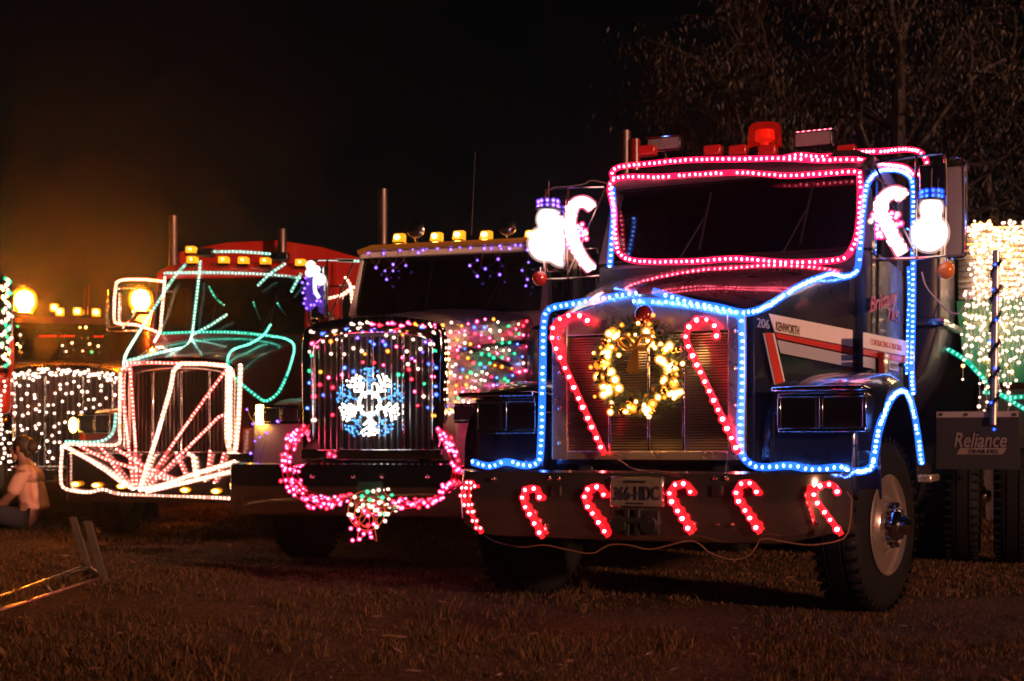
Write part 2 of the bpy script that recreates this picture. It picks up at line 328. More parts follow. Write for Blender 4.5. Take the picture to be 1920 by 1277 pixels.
# ------------------------------------------------------------------ trucks
_wm = {}
def wheel(root, x, y, r=.53, w_=.29, steer=0., dual=False):
    """one road wheel at x (sign = side): tyre, rim with hand holes, hub, nuts"""
    sg = 1 if x > 0 else -1
    h = bpy.data.objects.new('wheel', None); COL.objects.link(h); h.parent = root; h.location = (x, y, r); h.rotation_euler = (0,0,steer + (0 if sg > 0 else math.pi)); h.empty_display_size = .1
    key = (r, w_)
    if key not in _wm:
        t = MB(); pr = [(.30,-w_/2+.01),(.36,-w_/2),(r-.09,-w_/2-.006),(r-.03,-w_/2+.015),(r-.004,-w_/2+.05)]
        n = 44
        prof = [(.001,-w_/2+.05),(.28,-w_/2+.045),(.29,-w_/2+.03)]+pr+[(r, -.06),(r-.012,-.055),(r-.012,-.045),(r,-.04),(r,.04),(r-.012,.045),(r-.012,.055),(r,.06)]+[(a,-b) for a, b in reversed(pr)]+[(.29,w_/2-.03)]
        t.lathe(prof, (0,0,0), (1,0,0), n)
        for k in range(n):                                   # shoulder blocks
            a = 2*math.pi*(k+.5)/n
            for sx in (-1, 1): t.box((sx*(w_/2-.03), math.cos(a)*(r-.012), math.sin(a)*(r-.012)), (.05,.032,.018), Matrix.Rotation(a, 3, 'X'))
        rm = MB(); e = w_/2
        rm.lathe([(.295,e-.02),(.31,e+.002),(.30,e+.008),(.285,e-.03),(.275,e-.06),(.24,e-.055),(.20,e-.03),(.155,e-.005),(.15,e+.0),(.09,e+.002)], (0,0,0), (1,0,0), 40)
        hub = MB().lathe([(.10,e-.005),(.10,e+.05),(.085,e+.075),(.06,e+.085),(.055,e+.12),(.03,e+.13),(.001,e+.132)], (0,0,0), (1,0,0), 20)
        nut = MB().lathe([(.02,0),(.021,.03),(.016,.05),(.005,.058)], (0,0,0), (1,0,0), 8)
        hole = MB().lathe([(.028,0),(.024,.006)], (0,0,0), (1,0,0), 12)
        def mk(b, nm, m):
            o = b.build(nm, m); me = o.data; bpy.data.objects.remove(o); return me
        _wm[key] = (mk(t,'tyre',RUBBER), mk(rm,'rim',mat('polished_rim',(.78,.68,.60),.2,.88,bump=.02,bscale=10)), mk(hub,'hub',CHROME), mk(nut,'lug_nut',CHROME), mk(hole,'hand_hole',FRAME))
    t, rm, hub, nut, hole = _wm[key]; e = w_/2
    share('tyre', t, h); share('rim', rm, h); share('hub', hub, h)
    for k in range(10):
        a = 2*math.pi*k/10; share('lug_nut', nut, h, (e-.002, .128*math.cos(a), .128*math.sin(a)))
    for k in range(5):
        a = 2*math.pi*(k+.3)/5; share('hand_hole', hole, h, (e-.034, .222*math.cos(a), .222*math.sin(a)))
    return h
def bumper(root, z0, z1, hw, yf, m, endlift=.08, ye=.05, corner=.2, name='bumper'):
    plan = crom([(-hw,ye,0),(-hw+.03,ye-.14,0),(-hw+corner,yf+.05,0),(-hw*.45,yf+.01,0),(0,yf,0),(hw*.45,yf+.01,0),(hw-corner,yf+.05,0),(hw-.03,ye-.14,0),(hw,ye,0)], .06)
    rings = []
    for p in plan:
        k = max(0, (abs(p.x)-hw*.72)/(hw*.28)); lo = z0+endlift*k; i = Vector((0,.02,0)); n = Vector((-p.x*.02,.03,0))
        rings.append([p+Vector((0,.05,z1)), p+Vector((0,0,z1-.012)), p+Vector((0,-.012,z1-.05)), p+Vector((0,-.012,(lo+z1)/2)), p+Vector((0,-.008,lo+.05)), p+Vector((0,.012,lo+.01)), p+Vector((0,.06,lo)), p+Vector((0,.07,lo+.01)), p+Vector((0,.02,lo+.05)), p+Vector((0,.01,z1-.05)), p+Vector((0,.05,z1-.01))])
    return MB().loft(rings).build(name, m, root, ang=50)
def lamp_pod(root, x0, x1, z0, z1, y, body, lampm=None, single=False):
    """square twin-headlight housing"""
    p = MB(); xc, zc, w_, h = (x0+x1)/2, (z0+z1)/2, abs(x1-x0), z1-z0
    b = p.box((xc, y+.14, zc), (w_, .26, h)).build('headlight', body, root, bevel=.02)
    t = .022; bz = MB()
    bz.box((xc, y+.004, z1-t/2), (w_-.01,.03,t)).box((xc, y+.004, z0+t/2), (w_-.01,.03,t))
    for q in (x0+(.5*t if x1 > x0 else -.5*t), xc, x1-(.5*t if x1 > x0 else -.5*t)): bz.box((q, y+.0045, zc), (t,.03,h-2*t-.001))
    bz.build('bezel', CHROME, b, bevel=.004)
    for s in (-1, 1):
        lx = xc+s*(w_/4); MB().box((lx, y+.0095, zc), (w_/2-t-.004,.02,h-2*t-.004)).build('reflector', lampm or REFLECTOR, b, bevel=.006)
        MB().box((lx, y-.006, zc), (w_/2-t-.006,.006,h-2*t-.006)).build('lens', LENS, b)
    return b
def mirror(root, sg, xin, xout, z0, z1, y, m=CHROME, body=None):
    h = MB().box((sg*(xout-.09), y+.03, (z0+z1)/2), (.17,.05,(z1-z0)*.86)).build('mirror', body or CHROME, root, bevel=.02)
    MB().box((sg*(xout-.09), y+.058, (z0+z1)/2), (.14,.006,(z1-z0)*.78)).build('mirror_glass', CHROME, h)
    a = MB(); fr_ = [(sg*xin,y+.05,z1),(sg*(xout-.06),y,z1+.01),(sg*xout,y,z1-.05),(sg*xout,y,z0+.05),(sg*(xout-.06),y,z0-.01),(sg*xin,y+.05,z0)]
    a.tube(crom(fr_, .04), .011, 8); a.tube([(sg*(xout-.19),y,z1+.005),(sg*(xout-.19),y,z0-.005)], .009, 8); a.tube([(sg*xin,y+.05,z1-.02),(sg*(xout-.2),y,z0+.02)], .009, 8)
    a.build('bracket', m, h); return h
def truck(fr, sp):
    g = sp.get
    root = fr.root('truck', sp['label'], 'truck', 'decorated trucks parked in a row')
    hood, cabm, trim = sp['paint'], sp.get('cabpaint', sp['paint']), sp.get('trim', CHROME)
    hw0, he0, hc0, hw1, he1, hc1, hy1, zb = sp['hood']         # half width / edge height / crown height at grille and cowl
    zg0, zg1, gw = sp['grille']
    # hood
    rings = []; N = 9
    for i in range(N):
        t = i/(N-1); e = t**.8; wd = hw0+(hw1-hw0)*t; ez = he0+(he1-he0)*e; cz = hc0+(hc1-hc0)*e; y = .13+(hy1-.13)*t
        half = [(wd, zb), (wd+.004, zb+(ez-zb)*.5), (wd, ez-.05), (wd-.015, ez-.012), (wd-.05, ez+.012), (wd*.72, ez+(cz-ez)*.52), (wd*.38, ez+(cz-ez)*.88), (wd*.1, cz)]
        rings.append([Vector((x, y, z)) for x, z in half]+[Vector((-x, y, z)) for x, z in reversed(half)])
    hd = MB().loft(rings).build('hood', hood, root, ang=30)
    # cab
    cw, zs, zt, zr, yb, yt, yr = sp['cab']                      # half width, windscreen sill, windscreen top, roof, y of sill, y of top, y of rear wall
    b = MB(); lo = .78
    b.box((0, (yb+.02+yr)/2, (lo+zs)/2), (2*cw, yr-yb-.02, zs-lo)); cab = b.build('cab', cabm, root, bevel=.04)
    rf = []
    for y, zz, ww in ((yt-.06, zt-.01, cw-.06), (yt-.02, zt+.08, cw-.03), (yt+.12, zr-.03, cw-.02), (yt+.5, zr, cw-.02), (yr-.1, zr-.03, cw-.03), (yr, zr-.1, cw-.04)):
        rf.append([Vector((-ww,y,zt-.02)), Vector((-ww+.02,y,zt+(zz-zt)*.6)), Vector((-ww+.14,y,zz-.02)), Vector((-ww*.4,y,zz)), Vector((ww*.4,y,zz)), Vector((ww-.14,y,zz-.02)), Vector((ww-.02,y,zt+(zz-zt)*.6)), Vector((ww,y,zt-.02))])
    MB().loft(rf).build('roof', sp.get('roofpaint', cabm), root, ang=40)
    gwid = sp['ws']                                             # windscreen half width
    for s in (-1, 1):
        MB().loft([[Vector((s*gwid,yb+.03,zs)),Vector((s*cw,yb+.03,zs)),Vector((s*cw,yb+.18,zs)),Vector((s*gwid,yb+.14,zs))],
                   [Vector((s*gwid*.985,yt-.01,zt)),Vector((s*(cw-.06),yt-.01,zt)),Vector((s*(cw-.06),yt+.12,zt)),Vector((s*gwid*.985,yt+.1,zt))]]).build('pillar', cabm, root, bevel=.01)
        MB().box((s*(cw-.05), yr-.16, (zs+zt)/2), (.09,.3,zt-zs+.02)).build('pillar', cabm, root)
        # side window
        wdw = MB().box((s*(cw-.05), (yb+.2+yr-.32)/2+.02, (zs+zt)/2), (.008, yr-yb-.5, zt-zs-.02)).build('side_window', WINDOW, root)
        MB().tube([(s*(cw-.035),yb+.62,zs),(s*(cw-.035),yb+.66,zt-.02)], .014, 6).build('window_divider', FRAME, wdw)
        # door panel, handle, hinge seam
        dr = MB().box((s*(cw+.006), (yb+.22+yr-.2)/2, (1.05+zs)/2), (.016, yr-yb-.46, zs-1.07)).build('door', cabm, root, bevel=.006)
        MB().tube([(s*(cw+.02),yr-.42,1.62),(s*(cw+.055),yr-.40,1.62),(s*(cw+.055),yr-.28,1.62),(s*(cw+.02),yr-.26,1.62)], .011, 6).build('door_handle', CHROME, dr)
        MB().tube([(s*(cw+.01),yr-.06,1.1),(s*(cw+.07),yr-.06,1.14),(s*(cw+.07),yr-.06,zs+.3),(s*(cw+.01),yr-.06,zs+.34)], .016, 8).build('grab_rail', CHROME, root)
    MB().box((0, yr-.02, (zs+zt)/2), (2*cw-.12, .04, zt-zs)).build('rear_wall', cabm, root)
    MB().box((0, yb+.25, zs-.02), (2*cw-.2,.4,.1)).build('dashboard', INTER, root, bevel=.03)
    for s in (-1, 1):
        st = MB().box((s*.45, yb+.95, zs-.1), (.5,.5,.16)); st.box((s*.45, yb+1.18, zs+.22), (.48,.14,.62)); st.box((s*.45, yb+1.18, zs+.6), (.26,.12,.16)); st.build('seat', INTER, root, bevel=.04)
    MB().tube([Vector((.45,yb+.48,zs+.12))+Vector((.21*math.cos(a),.08*math.sin(a),.2*math.sin(a))) for a in [2*math.pi*i/24 for i in range(24)]], .014, 6, closed=True).build('steering_wheel', FRAME, root)
    # windscreen, gasket, wipers
    ws_, wt = gwid-.01, gwid*.985-.01
    n = Vector((0, -(zt-zs), -(yt-yb))).normalized()
    q = [Vector((-ws_,yb+.05,zs+.01)), Vector((ws_,yb+.05,zs+.01)), Vector((wt,yt+.01,zt-.01)), Vector((-wt,yt+.01,zt-.01))]
    wsn = MB().prism(q, -n*.006).build('windscreen', WINDOW, root)
    gk = crom([q[0].lerp(q[1],.06)+n*.004, q[0].lerp(q[1],.5)+n*.004, q[1].lerp(q[0],.06)+n*.004, q[1].lerp(q[2],.1)+n*.004, q[2].lerp(q[1],.1)+n*.004, q[2].lerp(q[3],.06)+n*.004, q[3].lerp(q[2],.06)+n*.004, q[3].lerp(q[0],.1)+n*.004, q[0].lerp(q[3],.1)+n*.004], .05, True)
    MB().tube(gk[:-1], .016, 6, closed=True).build('gasket', RUBBER, wsn)
    for x0, x1 in ((-.35,-.18),(.4,.55)):
        wp = MB().tube([Vector((x0,yb-.02,zs+.0)), Vector((x1,yb+.05,zs+.3))+n*.03], .007, 5); wp.box(Vector((x1+.0,yb+.07,zs+.28))+n*.02, (.012,.02,.42), Matrix.Rotation(R(12),3,'Y')); wp.build('wiper', RUBBER, root)
    # grille
    if sp['gtype'] == 'louvre':
        ow = g('open', gw-.12); top = g('opentop', zg1-.13)
        sur = MB(); sur.prism([(-gw,0,zg0),(-ow,0,zg0),(-ow,0,zg1-.02),(-gw,0,zg1-.03)], (0,.05,0)); sur.prism([(ow,0,zg0),(gw,0,zg0),(gw,0,zg1-.03),(ow,0,zg1-.02)], (0,.05,0))
        sur.prism([(-ow,0,top),(ow,0,top),(ow,0,zg1-.02),(ow*.4,0,hc0-.02),(0,0,hc0-.005),(-ow*.4,0,hc0-.02),(-ow,0,zg1-.02)], (0,.05,0)); sur.box((0,.025,zg0+.025), (2*ow,.05,.05))
        gr = sur.build('grille', STEEL, root, bevel=.004)
        MB().box((0,.075,(zg0+top)/2), (2*ow,.006,top-zg0)).build('radiator', mat('radiator_core',(.05,.03,.025),.6,.3,var=.4,scale=60), gr)
        me = None; k = 44
        slm = mat('grille_slat_metal', (.45,.40,.36), .32, 1)
        for i in range(k):
            z = zg0+.06+(top-zg0-.07)*i/(k-1)
            if me is None:
                o = MB().box((0,0,0), (2*ow-.004,.022,.007), Matrix.Rotation(R(28),3,'X')).build('slat', slm, gr); me = o.data; o.location = (0,.055,z)
            else: share('slat', me, gr, (0,.055,z))
        for x in (-ow*.45+.0, 0.02, ow*.47):
            MB().box((x,.018,(zg0+.05+top)/2), (.016,.034,top-zg0-.052)).build('grille_bar', CHROME, gr, bevel=.004)
        for s in (-1, 1):
            for i in range(4): MB().sphere((s*(gw-.05), -.004, zg0+.1+i*(zg1-zg0-.25)/3), .011, 8, 5).build('rivet', CHROME, gr)
    else:
        sh = MB(); cr = .12; d = .16                              # tall chrome shell with rounded shoulders
        outer = crom([(-gw,0,zg0),(-gw,0,(zg0+zg1)/2),(-gw,0,zg1-cr*1.2),(-gw+cr*.5,0,zg1-.02),(-gw*.5,0,zg1+.035),(0,0,zg1+.05),(gw*.5,0,zg1+.035),(gw-cr*.5,0,zg1-.02),(gw,0,zg1-cr*1.2),(gw,0,(zg0+zg1)/2),(gw,0,zg0)], .05)
        c0 = Vector((0,0,(zg0+zg1)/2-.05)); th = g('shell', .1)
        def inset(p, a, yy): return Vector((p.x*(1-a/gw), yy, c0.z+(p.z-c0.z)*(1-a/((zg1-zg0)/2))))
        sh.loft([[inset(p,0,.12), inset(p,0,.02), inset(p,.02,-.005), inset(p,th-.03,-.008), inset(p,th,.02), inset(p,th,.10)] for p in outer], True, True)
        gr = sh.build('grille', g('shellmat', CHROME), root, ang=50)
        ow = gw-th; top = zg1-th
        MB().box((0,.09,(zg0+top)/2), (2*ow,.006,top-zg0)).build('radiator', mat('radiator_core2',(.03,.022,.02),.6,.3,var=.4,scale=60), gr)
        k = g('bars', 21); me = None
        for i in range(k):
            x = -ow+2*ow*(i+.5)/k
            if me is None:
                o = MB().box((0,0,0), (.008,.03,top-zg0-.02)).build('grille_bar', g('barmat', BAR), gr); me = o.data; o.location = (x,.062,(zg0+top)/2)
            else: share('grille_bar', me, gr, (x,.062,(zg0+top)/2))
        for x in g('thick', (-ow*.5, 0, ow*.5)): MB().box((x,.05,(zg0+top)/2), (.022,.05,top-zg0-.01)).build('grille_post', CHROME, gr, bevel=.006)
        MB().box((0,.03,zg0-.03), (2*gw,.08,.08)).build('grille_sill', CHROME, gr, bevel=.01)
    # fenders
    fy, fx, fr_ = g('axle', 1.1), g('track', 1.06), .62
    for s in (-1, 1):
        ring = []; prof = sp.get('fender') or [(-.62,.80),(-.66,1.0),(-.60,1.2),(-.42,1.36),(-.1,1.43),(.2,1.42),(.48,1.30),(.68,1.08),(.78,.78)]
        for p in crom([(0,a,b) for a, b in prof], .06):
            y, z = fy+p.y, p.z; x0, x1 = g('fin', .6), fx+.2
            ring.append([Vector((s*x0,y,z-.03)), Vector((s*x0,y,z)), Vector((s*(x0+.25),y,z+.035)), Vector((s*(x1-.06),y,z+.02)), Vector((s*x1,y,z-.03)), Vector((s*x1,y,z-.09)), Vector((s*(x1-.012),y,z-.09)), Vector((s*(x1-.02),y,z-.035))])
        MB().loft(ring).build('fender', g('fenderpaint', hood), root, ang=45)
        ap = MB().box((s*(fx-.17), .27, .98), (.50,.22,.5)); ap.build('fender_front', g('fenderpaint', hood), root, bevel=.03)
    # chassis
    ch = MB(); ch.box((-.42,3.4,.82), (.09,6.6,.26)); ch.box((.42,3.4,.82), (.09,6.6,.26)); ch.box((0,fy,.55), (1.9,.14,.12)); ch.box((0,.2,.66), (1.3,.16,.22)); ch.box((0,1.9,.62), (.7,1.2,.5)); ch.build('chassis', FRAME, root, bevel=.01)
    for s in (-1, 1):
        wheel(root, s*fx, fy, steer=R(g('steer', 0)))
        if g('rear', True):
            for y in (5.0, 6.3): wheel(root, s*.98, y, w_=.5)
            MB().lathe([(.28,-.75),(.32,-.74),(.33,-.7),(.33,.7),(.32,.74),(.28,.75)], (s*.86,2.75,.72), (0,1,0), 24).build('fuel_tank', CHROME, root)
            MB().box((s*1.02,2.1,.55), (.36,.5,.04)).build('step', STEEL, root, bevel=.008)
    return root

T1 = Frm(.787, 7.88, 25); T2 = Frm(-1.146, 10.82, 17); T3 = Frm(-3.6, 14.4, 5); T4 = Frm(-5.98, 17.8, -14)
t1 = truck(T1, dict(label='dark navy truck with blue and red rope lights and a wreath on its grille', paint=NAVY, cabpaint=mat('dull_navy_paint',(.008,.010,.018),.6,0,.08,var=.3), hood=(.62,1.80,1.92,.90,2.22,2.30,1.72,.9), grille=(.93,1.82,.60), open=.50, opentop=1.68, gtype='louvre',
     cab=(1.0,2.36,2.95,3.16,1.76,1.98,3.2), ws=.90, steer=-11, axle=.9, track=1.12))
W1 = lambda px, py, d=.0: T1.pl(px, py, (0,1.70+d,2.36), (0,-.59,.22))
bp1 = bumper(t1, .47, .87, 1.2, -.34, mat('dark_chrome', (.58,.50,.46), .15, .95, var=.2, bump=.03, bscale=6))
for px in (1043, 1345):
    c = T1.L(px, 920, -.355); MB().box(c, (.06,.012,.06)).build('tow_hole', FRAME, bp1, bevel=.006)
for px, py in ((925,897),(1030,897),(1048,897),(1000,985),(1025,985),(1340,897),(1362,897),(1345,985),(1372,985),(1530,980),(1560,980)):
    c = T1.L(px, py, -.345 if px < 1400 else -.30); MB().sphere(c, .012, 8, 6).build('bolt', CHROME, bp1)
# registration plate
c0, c1 = T1.L(1145, 948, -.372), T1.L(1241, 897, -.372); pw, ph = c1.x-c0.x, c1.z-c0.z
pl = MB().box(((c0.x+c1.x)/2,-.372,(c0.z+c1.z)/2), (pw,.006,ph)).build('licence_plate', mat('plate_white',(.17,.14,.12),.5,var=.1,scale=12), t1, bevel=.004)
MB().box(((c0.x+c1.x)/2,-.362,(c0.z+c1.z)/2), (pw+.012,.008,ph+.012)).build('plate_frame', CHROME, pl, bevel=.003)
text(pl, 'QUEENSLAND', ph*.13, (c0.x+pw*.26,-.3775,c0.z+ph*.83), (1,0,0), (0,0,1), INK)
text(pl, '• SMART STATE •', ph*.10, (c0.x+pw*.30,-.3775,c0.z+ph*.06), (1,0,0), (0,0,1), INK)
a = T1.L(1150, 1000, -.33); b = T1.L(1238, 957, -.33)
th = MB().box(((a.x+b.x)/2,-.345,(a.z+b.z)/2), (b.x-a.x,.03,b.z-a.z)); th.box((a.x+.1,-.375,(a.z+b.z)/2), (.03,.03,b.z-a.z+.02)); th.box((b.x-.12,-.375,(a.z+b.z)/2), (.03,.03,b.z-a.z+.02)); th.cyl((a.x+.04,-.38,b.z-.06),(b.x-.04,-.38,b.z-.06),.022,10)
for s in (a.x+.05, b.x-.05): th.cyl((s,-.34,b.z-.08),(s,-.40,b.z-.08),.05,12)
th.build('tow_hitch', FRAME, t1, bevel=.004)
# square headlamp pods and mudguard fronts
lamp_pod(t1, -1.17, -.75, 1.09, 1.31, .10, BLACKP); lamp_pod(t1, .77, 1.27, 1.09, 1.31, .08, BLACKP)
for s in (-1, 1): MB().box((s*1.0,.2,1.335), (.52,.34,.03)).build('pod_lip', CHROME, t1, bevel=.012)
for s in (-1, 1): mirror(t1, s, 1.0, 1.47, 2.30, 2.97, 1.88, mat('bracket_metal',(.6,.45,.38),.2,1))
m2 = MB().box((1.50,2.1,2.62),(.14,.05,.62)).build('mirror', mat('grey_mirror_shell',(.25,.22,.21),.4), t1, bevel=.02)
MB().tube(crom([(1.42,2.07,2.95),(1.44,2.07,2.98),(1.56,2.07,2.98),(1.58,2.07,2.9),(1.58,2.07,2.35),(1.55,2.07,2.30),(1.44,2.07,2.30)],.04), .008, 6).build('bracket', CHROME, m2)
# roof gear
for px in (1215, 1338, 1385, 1440, 1588):
    c = T1.L(px, 283, 2.16); k = MB().box(c, (.13,.10,.075)).build('marker_lamp', REDLENS, t1, bevel=.012)
c = T1.L(1434, 288, 2.35); bc = MB().lathe([(.135,0),(.135,.03),(.12,.035)], c, (0,0,1), 20).build('beacon', FRAME, t1)
MB().lathe([(.125,.03),(.128,.06),(.12,.19),(.105,.215),(.001,.22)], c, (0,0,1), 20).build('beacon_dome', glow_jacket('red_dome', (1,.02,.008), .22, .8, 1.2, .35), bc)
MB().lathe([(.03,.03),(.03,.08),(.075,.1),(.07,.17),(.001,.175)], c, (0,0,1), 12).build('beacon_reflector', mat('beacon_core',(.6,.04,.02),.3,emit=(1,.04,.01),es=.4), bc)
for px, py, wd, h in ((1248,272,.27,.11),(1527,263,.28,.12)):
    c = T1.L(px, py, 2.25); wl = MB().box(c, (wd,.1,h)).build('work_lamp', BLACKP, t1, bevel=.015)
    MB().box(c+Vector((0,-.052,0)), (wd-.03,.012,h-.03)).build('lamp_glass', REFLECTOR, wl); MB().tube([c+Vector((x*wd/2,-.056,z*h/2)) for x, z in ((-1,-1),(1,-1),(1,1),(-1,1))], .006, 6, closed=True).build('lamp_rim', CHROME, wl)
    MB().cyl(c-Vector((0,0,h/2+.05)), c-Vector((0,0,h/2)), .015).build('lamp_bracket', FRAME, wl)
for x, py in ((-1.02,246),(-.86,262)):
    q = T1.pl(1172 if x < -1 else 1190, py, (0,3.35,0), (0,1,0)); MB().tube([(q.x,3.35,1.0),(q.x,3.35,q.z)], .05, 16).build('exhaust_stack', STACK if x < -1 else DARKRED, t1)
    
# stripes and lettering on the left side of the hood and on the door
HN = Vector((1.72,-.28,0)).normalized(); HP = Vector((.626,.03,1)) + HN*.008
H1 = lambda px, py: T1.pl(px, py, HP, HN); D1 = lambda px, py: T1.S(px, py, 1.019)
def decal(fn, pts, m, name, parent, n): return MB().prism([fn(*p) for p in pts], n*.003).build(name, m, parent, smooth=False)
hood1 = [o for o in t1.children if o.name.startswith('hood')][0]; door1 = [o for o in t1.children if o.name.startswith('door')][1]
decal(H1, [(1441,588),(1598,619),(1598,650),(1452,622)], WHITE, 'white_stripe', hood1, HN)
decal(H1, [(1453,624),(1598,652),(1598,664),(1456,634)], REDV, 'red_stripe', hood1, HN)
decal(H1, [(1456,637),(1598,667),(1598,689),(1463,662)], GREYV, 'pale_stripe', hood1, HN)
decal(H1, [(1434,624),(1447,624),(1468,716),(1454,721)], REDV, 'red_band', hood1, HN); decal(H1, [(1448,625),(1451,625),(1471,715),(1469,716)], WHITE, 'band_edge', hood1, HN); decal(H1, [(1430,625),(1433,625),(1453,721),(1451,721)], GREYV, 'band_edge', hood1, HN)
X = Vector((1,0,0))
decal(D1, [(1618,623),(1702,640),(1702,668),(1618,652)], WHITE, 'white_stripe', door1, X); decal(D1, [(1618,654),(1702,670),(1702,682),(1618,665)], REDV, 'red_stripe', door1, X); decal(D1, [(1618,668),(1640,672),(1640,692),(1618,688)], GREYV, 'pale_stripe', door1, X)
def lettering(fn, s, p0, p1, ptop, m, parent, n, **k):
    a, b, c = fn(*p0), fn(*p1), fn(*ptop); xd = (b-a).normalized(); yd = n.cross(xd)
    h = abs((c-a).dot(yd)); cu_w = (b-a).length
    o = text(parent, s, h*1.38, a+n*.004, xd, yd, m, **k)
    xs = [(v.co-a).dot(xd) for v in o.data.vertices]; f = cu_w/(max(xs)-min(xs))
    for v in o.data.vertices: d = (v.co-a).dot(xd); v.co += xd*(d*f-d)
    return o
lettering(lambda x, y: T1.L(x, y, -.3765), '366-HDC', (1151,937), (1236,937), (1151,911), INK, pl, Vector((0,-1,0)), off=.001)
lettering(H1, '206', (1418,613), (1441,617), (1418,595), GREYV, hood1, HN)
lettering(H1, 'KENWORTH', (1453,619), (1497,628), (1453,602), GOLDV, hood1, HN, off=.002)
lettering(D1, 'CONTRACTING & TRUCKING', (1631,646), (1690,658), (1631,634), REDV, door1, X)
decal(D1, [(1666,675),(1684,679),(1684,697),(1666,693)], GREYV, 'number_plate', door1, X); lettering(D1, '4297', (1668,689), (1682,692), (1668,680), INK, door1, X)
lettering(D1, 'Brittany', (1629,586), (1682,566), (1629,556), PINKV, door1, X, shear=.35, off=.003); lettering(D1, 'Tkg', (1660,601), (1682,598), (1660,578), PINKV, door1, X, shear=.35, off=.002)
MB().box(D1(1647,684)+Vector((.03,0,0)), (.05,.14,.17)).build('step_box', DARKRED, t1, bevel=.01)
# hopper body behind the cab, rounded towards its foot
rg = []
for y in (3.55, 3.6, 4.4, 5.6):
    k = 0 if y > 3.56 else .04
    rg.append([Vector((x*(1-k), y, z-k)) for x, z in ((-1.22,3.05),(-1.22,2.0),(-1.1,1.6),(-.8,1.25),(-.4,1.05),(.4,1.05),(.8,1.25),(1.1,1.6),(1.22,2.0),(1.22,3.05))])
hp = MB().loft(rg).build('hopper', mat('navy_hopper',(.012,.012,.028),.45,var=.25,bump=.05,bscale=4), t1, bevel=.03); MB().tube([(-1.25,3.52,2.0),(1.25,3.52,2.0),(1.27,4.6,2.0)], .035, 8).build('rim_rail', NAVY, hp)
MB().box((1.16,2.62,.78),(.30,.45,.05)).build('step', STEEL, t1, bevel=.01)

# ---- decorations of the navy truck
FY = -.03
CW = lambda px, py, y: T1.L(px, py, y)
rope(T1, [CW(1150,334,1.9),CW(1148,322,1.9),CW(1165,312,1.88),CW(1215,307,1.88),CW(1290,300,1.88),CW(1400,298,1.88),CW(1470,297,1.88),CW(1540,300,1.9),CW(1605,299,1.92),CW(1640,307,2.2),CW(1690,312,2.6),CW(1708,322,2.9)], 'red rope light along the front edge of the navy cab roof', 'red', group='red rope lights')
rope(T1, [CW(1470,296,2.02),CW(1500,291,2.02),CW(1545,294,2.02),CW(1600,286,2.3),CW(1660,283,2.6),CW(1700,280,2.8),CW(1722,284,2.95),CW(1735,297,3.0),CW(1737,313,3.0),CW(1726,326,3.0),CW(1712,326,3.0)], 'red rope light looping over the right end of the navy cab roof', 'red', group='red rope lights')
rope(T1, [W1(*p) for p in ((1150,338),(1250,331),(1380,324),(1480,329),(1598,322),(1611,330),(1613,370),(1609,430),(1596,468),(1572,487),(1480,492),(1380,485),(1300,490),(1205,490),(1170,482),(1156,462),(1152,400))], 'red rope light framing the windscreen of the navy truck', 'red', group='red rope lights', closed=True)
rope(T1, [CW(1148,352,1.72),CW(1150,400,1.70),CW(1147,450,1.68),CW(1143,500,1.66)], 'short blue rope light down the left windscreen pillar of the navy truck', 'blue', group='blue rope lights')
hl = lambda px, py, y: T1.L(px, py, y)
rope(T1, [hl(*p, FY) for p in ((1192,550),(1130,560),(1070,571),(1030,580),(1020,605),(1018,680),(1016,780),(1013,850),(1008,868),(985,873),(950,866),(918,874),(886,866))], 'blue rope light down the left edge of the navy grille', 'blue', group='blue rope lights')
rope(T1, [hl(*p, FY) for p in ((1188,565),(1230,566),(1290,572),(1345,582),(1384,590),(1391,620),(1391,720),(1387,820),(1392,855),(1412,873),(1440,876))]+[T1.L(1480,873,0.02),T1.L(1525,880,.05),T1.L(1575,876,.08),T1.L(1600,884,.2),T1.S(1632,878,1.32),T1.S(1640,850,1.32),T1.S(1648,805,1.32),T1.S(1668,752,1.32),T1.S(1690,733,1.32),T1.S(1704,745,1.32),T1.S(1716,790,1.32),T1.S(1728,868,1.32)], 'long blue rope light down the right grille edge and over the wheel arch', 'blue', group='blue rope lights')
hs = lambda px, py: T1.pl(px, py, HP+HN*.02, HN)
rope(T1, [hl(1225,546,.0),hl(1290,566,FY+.02),hl(1345,576,FY+.02),hl(1386,586,FY+.02),hl(1410,585,-.0),hs(1440,574),hs(1470,554),hs(1500,536),hs(1530,523),hs(1560,514),hs(1585,519)]+[CW(1606,508,1.66),CW(1612,470,1.68),CW(1616,420,1.74),CW(1621,370,1.82),CW(1630,338,1.9),T1.S(1650,321,1.0),T1.S(1675,318,1.03),T1.S(1698,325,1.06),T1.S(1711,345,1.08),T1.S(1712,420,1.09),T1.S(1712,520,1.09),T1.S(1711,620,1.09),T1.S(1709,690,1.09),T1.S(1712,738,1.12)], 'blue rope light up the hood edge and round the door of the navy truck', 'blue', group='blue rope lights')
rope(T1, [T1.S(1703,500,1.06),T1.S(1704,560,1.06),T1.S(1702,620,1.06),T1.S(1700,700,1.06)], 'thin inner blue rope light beside the door edge of the navy truck', 'blue', r=.012, br=.008, group='blue rope lights')
CANET = mat('cane_plastic', (.5,.02,.02), .3, emit=(1,.010,.016), es=2.0)
